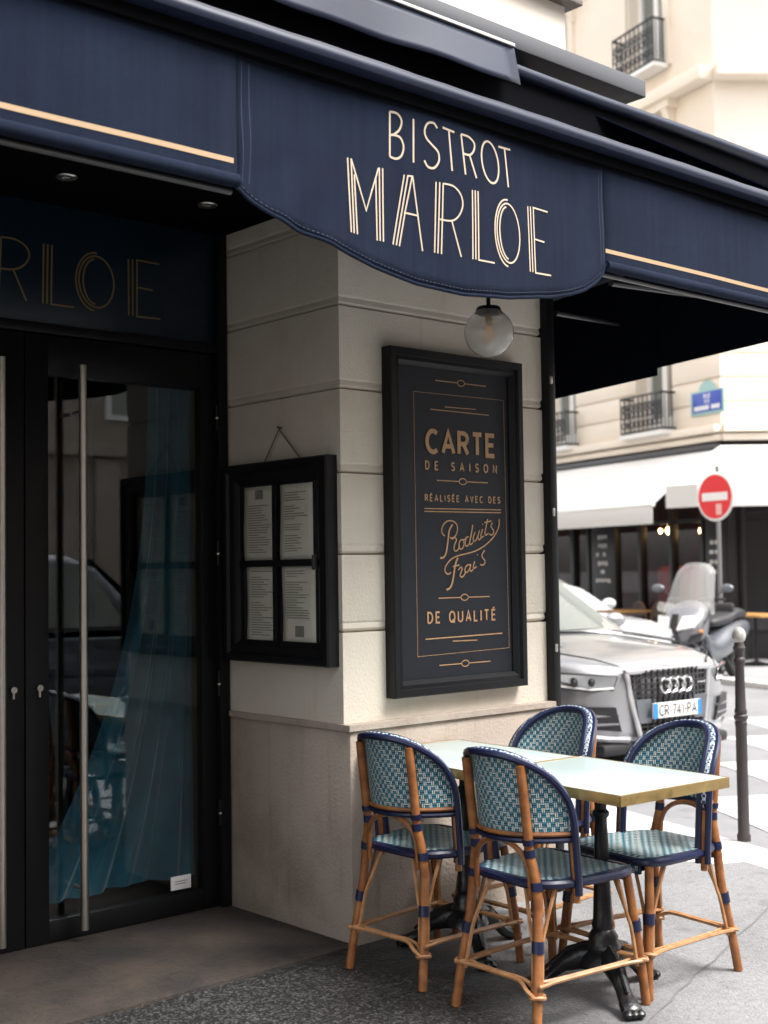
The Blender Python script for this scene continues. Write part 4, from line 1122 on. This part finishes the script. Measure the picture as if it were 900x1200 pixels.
# ================================================================== SCOOTER
def make_scooter():
    sq = on(832, 797, 2, .0)
    s = thing('scooter', 'grey three-wheeled scooter with tall clear windscreen at the far kerb', 'scooter', (sq.x, sq.y, 0), 0)
    # local: +x is forward
    for y in (-.21, .21):
        w = MB().lathe([(.13, -.05), (.19, -.055), (.215, -.035), (.215, .035), (.19, .055), (.13, .05)], 22, c=(.72, y, .215), axis='y').build('wheel', M_tyre, s)
        MB().lathe([(.03, -.03), (.12, -.045), (.135, -.03), (.135, .03), (.12, .045), (.03, .03)], 18, c=(.72, y, .215), axis='y').build('rim', M_grey, w)
        MB().grid(lambda u, v: (.72+.25*math.cos(rad(lerp(20, 165, u))), y+lerp(-.07, .07, v), .215+.25*math.sin(rad(lerp(20, 165, u)))+.012*math.sin(math.pi*v)), 12, 4).build('mudguard', M_scoot, s)
    w = MB().lathe([(.14, -.06), (.21, -.065), (.235, -.04), (.235, .04), (.21, .065), (.14, .06)], 22, c=(-.72, 0, .235), axis='y').build('wheel', M_tyre, s)
    # body: lofted sections
    def loft(name, secs, M, n=14):
        vs = []; fs = []
        for x, z, hw, hh in secs:
            for j in range(n):
                a = 2*math.pi*j/n; vs.append((x, hw*math.copysign(abs(math.cos(a))**.75, math.cos(a)), z+hh*math.copysign(abs(math.sin(a))**.75, math.sin(a))))
        for i in range(len(secs)-1):
            for j in range(n): fs.append((i*n+j, i*n+(j+1) % n, (i+1)*n+(j+1) % n, (i+1)*n+j))
        fs += [tuple(range(n)), tuple((len(secs)-1)*n+j for j in range(n-1, -1, -1))]
        o = MB().add(vs, fs).build(name, M, s, smooth=60); o.modifiers.new('s', 'SUBSURF').levels = 1; return o
    loft('body', [(-1.02, .66, .09, .06), (-.85, .64, .19, .12), (-.5, .56, .23, .20), (-.15, .46, .24, .22), (.15, .36, .23, .14), (.40, .42, .25, .18), (.5, .55, .25, .22)], M_scoot)
    fa = loft('front_fairing', [(.40, .82, .20, .24), (.55, .76, .30, .27), (.72, .70, .30, .22), (.86, .62, .22, .15), (.95, .56, .10, .08)], M_grey)
    for sy in (-1, 1):
        MB().prism([(.955, sy*.055, .66), (.87, sy*.235, .70), (.76, sy*.285, .83), (.87, sy*.10, .82)], (.03, 0, .025)).build('headlight', M_signw, fa)
    MB().prism([(.985, -.10, .50), (.985, .10, .50), (.97, .05, .64), (.88, .04, .86), (.88, -.04, .86), (.97, -.05, .64)], (.02, 0, .012)).build('nose_panel', M_plastic, fa)
    for sy in (-1, 1):
        MB().prism([(.90, sy*.16, .52), (.80, sy*.28, .54), (.76, sy*.30, .64), (.88, sy*.20, .62)], (.03, sy*.012, 0)).build('intake', M_plastic, fa)
        MB().sphere((.80, sy*.29, .66), .035, 10, sc=(1.2, .6, .6)).build('indicator', mat('amber_lens', (.6, .22, .04), .2), fa)
        MB().tube([(.70, sy*.21, .22), (.62, sy*.20, .50), (.56, sy*.18, .62)], .03, 8).build('fork', M_plastic, s)
        MB().tube([(.52, sy*.26, .98), (.60, sy*.31, .86), (.72, sy*.30, .76)], .012, 6).build('fairing_seam', M_plastic, fa)
    st_ = loft('seat', [(-.95, .80, .12, .05), (-.7, .84, .17, .08), (-.45, .82, .18, .08), (-.36, .76, .17, .08), (-.05, .74, .15, .07), (.10, .72, .10, .05)], M_seat)
    MB().box((-.48, -.15, .80), (-.40, .15, .97), .04).build('backrest', M_seat, st_)
    ws = MB(); ws.grid(lambda u, v: (.66-.30*v-.10*(2*u-1)**2, lerp(-1, 1, u)*(.33-.10*abs(v-.15)*(v > .15)-1.6*max(0, v-.78)**2)*(1+.35*max(0, .22-v)), .86+.64*v-.05*max(0, v-.6)*(2*u-1)**2), 14, 12)
    ws.build('windscreen', G_screen, s, smooth=70)
    MB().grid(lambda u, v: (.70-.05*v, lerp(-1, 1, u)*lerp(.34, .42, v)*(1-.2*v*v), .84+.12*v+.06*abs(2*u-1)), 10, 4).build('hand_shield', G_screen, s)
    hb = MB().tube([(.30, -.38, 1.03), (.36, -.2, 1.06), (.40, 0, 1.0), (.36, .2, 1.06), (.30, .38, 1.03)], .018, 8).build('handlebar', M_plastic, s)
    for sy in (-1, 1):
        MB().tube([(.38, sy*.28, 1.05), (.44, sy*.42, 1.16)], .008, 6).build('mirror_stem', M_plastic, hb)
        MB().sphere((.44, sy*.47, 1.18), .08, 12, sc=(.45, 1.1, .65)).build('mirror', M_scoot, hb)
    MB().tube([(-.2, .12, .3), (-.28, .26, .0)], .014, 6).build('side_stand', M_plastic, s)
    return s
sc_ = make_scooter(); sc_.rotation_euler = (0, 0, AZ+rad(180-40)); 

# ================================================================== NO ENTRY SIGN
sq = SN(8.6, 6.9)
dsc = CAM+pix(839, 582)*((sq-CAM).dot(CF)/1.0)
ne = thing('no_entry_sign', 'round red no entry sign with white bar on a grey pole', 'sign', (dsc.x, dsc.y, 0), AZ+rad(122))
MB().tube([(-.035, 0, 0), (-.035, 0, dsc.z+.42)], .03, 12).build('pole', M_pole, ne)
R_ = .335
d = MB().lathe([(.01, -.012), (R_-.005, -.012), (R_, -.006), (R_, .0), (R_-.01, .008), (.01, .008)], 40, c=(.012, 0, dsc.z), axis='x').build('disc', M_signw, ne)
MB().lathe([(.01, .0), (R_-.035, .0), (R_-.035, .003), (.01, .003)], 40, c=(.021, 0, dsc.z), axis='x').build('red_face', M_red, d)
MB().box((.0245, -.23, dsc.z-.055), (.028, .23, dsc.z+.055)).build('white_bar', M_signw, d, smooth=0)
MB().box((.0245, .02, dsc.z-.25), (.0275, .12, dsc.z-.10)).build('sticker', mat('pink_sticker', (.78, .45, .42), .5), d, smooth=0)

# ================================================================== FAR BUILDING (local x = along the street, local y = towards us)
FB = 8.7
far = thing('apartment_building', 'pale stone apartment building with iron balconies above a black shopfront', 'building', SN(0, FB), SAZ)
C0 = 10.45                                      # corner position along the facade
H = 19
def fbox(name, a, b, M, par=None, bev=0): return MB().box(a, b, bev).build(name, M, par or far, smooth=0 if not bev else 40)
# wall shells: piers between windows, courses of stone
win_s = [12.12, 14.95, 17.8, 20.6, 23.4]; WW = .98
floors = [(3.66, 5.9), (6.75, 8.95), (9.75, 11.9), (12.7, 14.7)]
w0 = MB()
edges = [C0]+[e for s in win_s for e in (s-WW/2, s+WW/2)]+[30]
for a, b in zip(edges[0::2], edges[1::2]): w0.box((a, -.55, 3.40), (b, 0, H))
for s in win_s:
    zc = 3.40
    for z0, z1 in floors+[(H, H)]:
        if z0 > zc: w0.box((s-WW/2, -.55, zc), (s+WW/2, -.0, z0))
        zc = z1
w0.build('wall', M_facade, far, smooth=0)
# chamfered corner wall
ca = rad(66); cdv = Vector((-math.cos(ca), -math.sin(ca)*1, 0))   # runs away from the corner, back from the street
cb = MB(); L2 = 14
p0 = Vector((C0, 0, 3.40)); p1 = p0+Vector((-math.cos(ca)*L2, -math.sin(ca)*L2, 0))
cb.prism([tuple(p0), tuple(p1), tuple(p1+Vector((4, -4, 0))), (C0+2.5, -.56, 3.40)], (0, 0, H-3.4)); cb.build('corner_wall', M_facade, far, smooth=0)
# rusticated courses drawn by real recessed joints (thin shadow-gap strips set as raised stone bands)
for r in range(5):
    z0 = 3.66+r*.375
    for a, b in zip(edges[0::2], edges[1::2]):
        MB().box((a+.001 if a > C0 else a-.02, -.01, z0), (b-.001, .035, z0+.345), .012).build('stone_course', M_facade, far)
    pa = p0+Vector((0, 0, 0)); nrm = Vector((-math.sin(ca), math.cos(ca), 0))
    q = [pa+nrm*.03, p0+(p1-p0)*1+nrm*.03]
    b = MB(); b.prism([(q[0].x+.02, q[0].y, z0), (q[1].x, q[1].y, z0), (q[1].x-nrm.x*.05, q[1].y-nrm.y*.05, z0), (q[0].x-nrm.x*.05+.02, q[0].y-nrm.y*.05, z0)], (0, 0, .345)); b.build('stone_course', M_facade, far, smooth=0)
for z, hgt, pr_ in ((3.40, .10, .10), (3.53, .12, .18), (6.05, .14, .20), (9.10, .22, .30), (12.05, .14, .2), (15.2, .4, .5)):
    fbox('cornice', (C0-.02, .0, z), (30, pr_, z+hgt), M_facade, bev=.02)
    b = MB(); nn = nrm*pr_
    b.prism([(p0.x, p0.y, z), (p1.x, p1.y, z), (p1.x+nn.x, p1.y+nn.y, z), (p0.x+nn.x, p0.y+nn.y+.02, z)], (0, 0, hgt)); b.build('cornice', M_facade, far, smooth=0)
# windows with frames, panes and iron balconies
def railing_mesh(w, h):
    r = MB(); d = .28
    for z in (.03, h): r.tube([(-w/2, 0, z), (-w/2, d, z), (w/2, d, z), (w/2, 0, z)], .020, 6)
    r.tube([(-w/2, d, h*.80), (w/2, d, h*.80)], .012, 5)
    n_ = 9
    for i in range(n_+1):
        x = lerp(-w/2, w/2, i/n_); r.tube([(x, d, .03), (x, d, h)], .011, 5)
    for i in range(n_):
        x = lerp(-w/2, w/2, (i+.5)/n_)
        for zc, rr in ((h*.25, .055), (h*.52, .062), (h*.70, .045)):
            r.tube([(x+rr*.7*math.cos(rad(t)), d, zc+rr*math.sin(rad(t))) for t in range(0, 360, 45)], .011, 5, closed=True)
    for y in (.07, .14, .21):
        for s in (-1, 1): r.tube([(s*w/2, y, .03), (s*w/2, y, h)], .010, 5)
    return r
rm0 = None
for s in win_s[:4]:
    for fi, (z0, z1) in enumerate(floors):
        b = MB(); x0, x1 = s-WW/2, s+WW/2
        b.box((x0, -.30, z0), (x0+.09, -.20, z1)); b.box((x1-.09, -.30, z0), (x1, -.20, z1)); b.box((s-.06, -.301, z0), (s+.06, -.199, z1))
        b.box((x0+.09, -.299, z1-.1), (s-.06, -.201, z1)); b.box((s+.06, -.299, z1-.1), (x1-.09, -.201, z1))
        b.box((x0+.09, -.299, z0), (s-.06, -.201, z0+.3)); b.box((s+.06, -.299, z0), (x1-.09, -.201, z0+.3))
        wo = b.build('window', M_whitep, far, smooth=0)
        for xa, xb in ((x0+.09, s-.06), (s+.06, x1-.09)): fbox('pane', (xa, -.27, z0+.3), (xb, -.255, z1-.1), M_shutter if fi == 0 and xa < s and s < 13 else M_carglass, wo)
        bh = .62 if fi == 0 else .75
        if rm0 is None: rm0 = {}
        if fi not in rm0:
            ro_ = railing_mesh(1.12, bh).build('balcony', M_railing, far); rm0[fi] = ro_.data
        else: ro_ = part('balcony', rm0[fi], None, far)
        ro_.location = (s, 0.03, z0+.02)
        fbox('balcony_slab', (s-.60, .036, z0-.05), (s+.60, .33, z0+.02), M_whitep, ro_).matrix_parent_inverse = Matrix.Translation(-Vector((s, .03, z0+.02)))
        if fi:
            for e_ in (x0-.17, x1+.02): fbox('surround', (e_, 0, z0), (e_+.15, .07, z1), M_facade, wo)
            fbox('lintel', (x0-.30, 0, z1+.02), (x1+.30, .22, z1+.16), M_facade, wo)
            for e_ in (x0-.22, x1+.08): MB().prism([(e_, 0, z1+.02), (e_, .20, z1+.02), (e_, .06, z1-.35), (e_, 0, z1-.35)], (.14, 0, 0)).build('bracket', M_facade, wo, smooth=0)
fbox('roof', (C0-6, -8, H), (30, .1, H+.4), M_zinc)
fbox('fascia_gutter', (C0, 0, 3.26), (30, .12, 3.36), M_zinc, bev=.02)
# shopfront: stall riser, posts, glass, dark interior
fbox('shop_back', (C0-1.2, -3.2, 0), (30, -3.0, 3.3), M_wine); fbox('shop_ceiling', (C0+.05, -3.0, 3.0), (30, -.1, 3.39), M_front)
fbox('shop_floor', (C0+.05, -3.0, .0), (30, -.1, .02), M_front)
posts = [10.45, 10.95, 11.75, 12.6, 13.35, 14.15, 14.65, 15.4, 16.4, 17.6, 19, 20.5, 22]
wide = {10.45: .45, 13.35: .72, 14.65: .12}
for s in posts:
    w = wide.get(s, .08); fbox('shop_post', (s, -.12, 0), (s+w, .02, 3.25), M_front, bev=.006)
for a, b in zip(posts, posts[1:]):
    a2 = a+wide.get(a, .08); fbox('stall_riser', (a2, -.10, 0), (b, -.01, .45), M_front); fbox('shop_pane', (a2, -.06, .45), (b, -.05, 2.15), G_shop); fbox('transom', (a2, -.09, 2.15), (b, -.02, 2.22), M_front); fbox('shop_pane', (a2, -.06, 2.22), (b, -.05, 3.0), G_shop)
b = MB(); b.prism([(p0.x, -.05, 0), (p0.x+(p1.x-p0.x), p1.y, 0), (p1.x+.1, p1.y-.1, 0), (p0.x+.1, -.15, 0)], (0, 0, 3.4)); b.build('shop_corner_panel', M_front, far, smooth=0)
cn = nrm*.06
for i, t in enumerate((.25, 1.35, 2.6, 4.0)):
    c_ = p0+(p1-p0).normalized()*t
    MB().tube([(c_.x+cn.x, c_.y+cn.y, 0), (c_.x+cn.x, c_.y+cn.y, 3.3)], .05, 4).build('shop_post', M_front, far)
for t0, t1 in ((.30, 1.30), (1.40, 2.55), (2.65, 3.95)):
    for z0, z1 in ((.45, 2.15), (2.22, 3.0)):
        c0_, c1_ = p0+(p1-p0).normalized()*t0+cn*.5, p0+(p1-p0).normalized()*t1+cn*.5
        MB().prism([(c0_.x, c0_.y, z0), (c1_.x, c1_.y, z0), (c1_.x, c1_.y, z1), (c0_.x, c0_.y, z1)], tuple(nrm*.01)).build('shop_pane', mat('dark_pane', (.02, .02, .022), .04), far, smooth=0)
# red seats seen inside
for s in (11.6, 12.5): MB().box((s-.4, -.9, .4), (s+.4, -.5, 1.45), .1).build('banquette', mat('red_banquette', (.60, .05, .05), .5), far)
# chalk menus on the wide posts (too blurred to read: rows of short lines)
def chalk(s0, w, zt, rows):
    k_ = MB(); rr = random.Random(int(s0*100)); z = zt
    for L_ in rows:
        words = L_
        x = s0+w/2+words/2
        n_ = max(1, int(words/.09))
        for q in range(n_):
            if rr.random() < .93: k_.box((x-(q+.8)*words/n_, .024, z-rr.uniform(.05, .075)), (x-q*words/n_-.01, .0275, z))
        z -= .155
    return tag(k_.build('chalk_menu', mat('chalk', (.75, .72, .69), .8), far, smooth=0), kind='stuff')
chalk(13.35, .72, 2.02, (.30, .28, .42, .32, .14, .46)); chalk(10.47, .42, 1.85, (.22, .26, .25, .28))
# lit bulbs
for s, z in ((12.42, 2.06), (11.55, 2.03), (12.66, 2.06)):
    lb = thing('pendant_bulb', 'x', 'lamp', tuple(SN(s, FB+.45, z)), 0, 'lit pendant bulbs in the far cafe')
    MB().sphere((0, 0, 0), .055 if s != 12.66 else .03, 12, sc=(1, 1, 1.25)).build('bulb', M_bulb, lb)
    MB().tube([(0, 0, .05), (0, 0, 3.0-z)], .008, 6).build('cable', M_black, lb)
    tag(lb, {12.42: 'larger lit pendant bulb under the white awning edge', 11.55: 'lit pendant bulb between the awnings left of the no entry sign', 12.66: 'tiny lit bulb left of the larger one in the far cafe'}[s])
lq = CAM+pix(898, 598)*20.5
lb = thing('pendant_bulb', 'lit warm bulb at the right edge under the corner awning', 'lamp', tuple(lq), 0, 'lit pendant bulbs in the far cafe')
MB().sphere((0, 0, 0), .07, 12).build('bulb', M_bulb, lb); MB().tube([(0, 0, .05), (0, 0, .6)], .008, 6).build('cable', M_black, lb)

# white awnings of the far cafe
a1 = thing('cafe_awning', 'long white awning with hanging valance on the far shopfront', 'awning', SN(0, FB), SAZ, 'white awnings of the far cafe')
s0, s1 = 10.48, 30
b = MB(); b.add([(s0+.02, .12, 3.24), (s1, .12, 3.24), (s1, 1.35, 2.38), (s0, 1.35, 2.38)], [(0, 1, 2, 3)]); o = b.build('canopy', M_wcanvas, a1, smooth=0); o.modifiers.new('t', 'SOLIDIFY').thickness = .012
MB().box((s0, 1.345, 2.10), (s1, 1.36, 2.39), .004).build('valance', M_canvas2, a1)
MB().tube([(s0-.02, 1.34, 2.39), (s1, 1.34, 2.39)], .03, 8).build('front_bar', M_whitep, a1)
a2 = thing('cafe_awning', 'white corner awning behind the no entry sign', 'awning', SN(0, FB), SAZ, 'white awnings of the far cafe')
b = MB(); out = nrm*1.1
pA = Vector((C0-.08, .12, 3.30)); pB = Vector((C0-.10, .12, 3.301)); pC = p1+Vector((0, 0, -.1)); 
fA = Vector((C0-.05, 1.15, 2.66)); fB = Vector((C0-.60, 1.0, 2.66)); fC = pC+nrm*1.1; fC.z = 2.66
b.add([pA, pB, pC, fC, fB, fA], [(0, 1, 4, 5), (1, 2, 3, 4)]); o = b.build('canopy', M_wcanvas, a2, smooth=0); o.modifiers.new('t', 'SOLIDIFY').thickness = .012
b = MB(); dn = Vector((0, 0, -.33)); b.add([fA, fB, fC, fC+dn, fB+dn, fA+dn], [(0, 1, 4, 5), (1, 2, 3, 4)]); o = b.build('valance', M_canvas2, a2, smooth=0); o.modifiers.new('t', 'SOLIDIFY').thickness = .01

# street name plate
pn = thing('street_name_plate', 'blue enamel street name plate with green border on the stone wall', 'sign', SN(10.72, FB-.05), SAZ)
W_, Hh = .40, .19; zc = 4.03
b = MB(); b.box((-W_, 0, zc-Hh), (W_, .014, zc+Hh), .003)
b.prism([(.15+.0, .001, zc+Hh+.0005)]+[(.20*math.cos(rad(t)), .001, zc+Hh+.001+.16*math.sin(rad(t))) for t in range(0, 181, 15)], (0, .012, 0)); bo_ = b.build('border', M_green, pn)
fa_ = MB().box((-W_+.045, .0145, zc-Hh+.045), (W_-.045, .019, zc+Hh-.02), .001).build('face', M_blue, pn)
b = MB(); fn_ = lambda x, z: (-x, .0205, z)
text(b, 'RUE', -.07, zc+.075, .055, .016, fn_, width=.15); text(b, 'DE', -.045, zc-.005, .05, .015, fn_, width=.10); [b.box((-x_, .0195, zc-.115), (-x_-.042, .0215, zc-.045)) for x_ in [-.31+.052*i for i in range(12) if i != 7]]
b.build('lettering', M_signw, fa_, smooth=0)

# far cafe terrace: tables and chairs
def far_table():
    t = thing('cafe_table', 'x', 'table', (0, 0, 0), 0, 'terrace tables of the far cafe')
    MB().box((-.45, -.3, .71), (.45, .3, .745), .004).build('table_top', M_wood, t)
    MB().tube([(0, 0, .03), (0, 0, .71)], .025, 8).build('column', M_iron, t); MB().lathe([(.22, .0), (.22, .02), (.04, .06)], 14).build('base', M_iron, t)
    return t
def far_chair():
    c = thing('cafe_chair', 'x', 'chair', (0, 0, 0), 0, 'terrace chairs of the far cafe')
    MB().lathe([(.01, .44), (.20, .44), (.21, .455), (.20, .47), (.01, .47)], 16).build('seat', M_wood, c)
    arch_ = [(-.17, .19*math.cos(rad(t)), .62+.24*math.sin(rad(t))) for t in range(0, 181, 15)]
    b = MB(); b.tube([(-.15, .19, .45)]+arch_+[(-.15, -.19, .45)], .016, 6); b.build('back_hoop', mat('dark_rattan', (.16, .07, .03), .5), c)
    MB().prism([(-.175, y*.93, z) for _, y, z in arch_], (.01, 0, 0)).build('backrest', mat('dark_weave', (.06, .035, .025), .6), c, smooth=0)
    for x in (-.15, .15):
        for y in (-.15, .15): MB().tube([(x, y, .44), (x*1.25, y*1.25, 0)], .014, 6).build('leg', MATS['dark_rattan'], c)
    return c
ft0 = far_table(); fc0 = far_chair()
for i, (s, c, lab) in enumerate(((12.2, FB-.75, 'wooden terrace table just left of the scooter windscreen'), (9.3, FB-.45, 'wooden terrace table at the right edge behind the bollard'))):
    o = ft0 if i == 0 else copy_tree(ft0); o.location = SN(s, c); o.rotation_euler = (0, 0, SAZ); tag(o, lab)
for i, (s, c, lab) in enumerate(((12.55, FB-.28, 'left of two rattan chairs behind the terrace table'), (12.02, FB-.28, 'rattan chair next to the scooter windscreen behind the terrace table'), (10.3, FB-.30, 'rattan chair behind the scooter seat at the far cafe'), (13.9, FB-.35, 'rattan chair below the left chalk menu, partly hidden by the white car'))):
    o = fc0 if i == 0 else copy_tree(fc0); o.location = SN(s, c); o.rotation_euler = (0, 0, SAZ+rad(90)); tag(o, lab)

# ================================================================== BUILDING ACROSS THE MAIN STREET (seen in the door glass)
ob = thing('street_building', 'beige stone building across the street reflected in the door glass', 'building', (0, -15.5, 0))
MB().box((-30, -6, -.05), (40, 0, 13)).build('wall', M_facade2, ob, smooth=0)
for z in (3.6, 6.9, 10.2): MB().box((-30, 0.001, z), (40, .25, z+.25), .02).build('cornice', M_facade2, ob)
wm = None
for i in range(12):
    for z in (4.3, 7.6):
        x = -18+i*3.4
        if wm is None:
            b = MB().box((-.55, -.02, 0), (.55, .05, 2.1)); wo = b.build('window', M_whitep, ob, smooth=0); wm = wo.data
            pa = MB().box((-.45, .051, .1), (.45, .06, 2.0)).build('pane', M_carglass, wo, smooth=0); pm = pa.data
        else:
            wo = part('window', wm, None, ob); part('pane', pm, None, wo)
        wo.location = (x, .02, z)
for x in (-9, -3.2, 2.6, 8.4, 14): MB().box((x, .001, 0), (x+.5, .12, 3.55), .01).build('pilaster', M_facade2, ob)
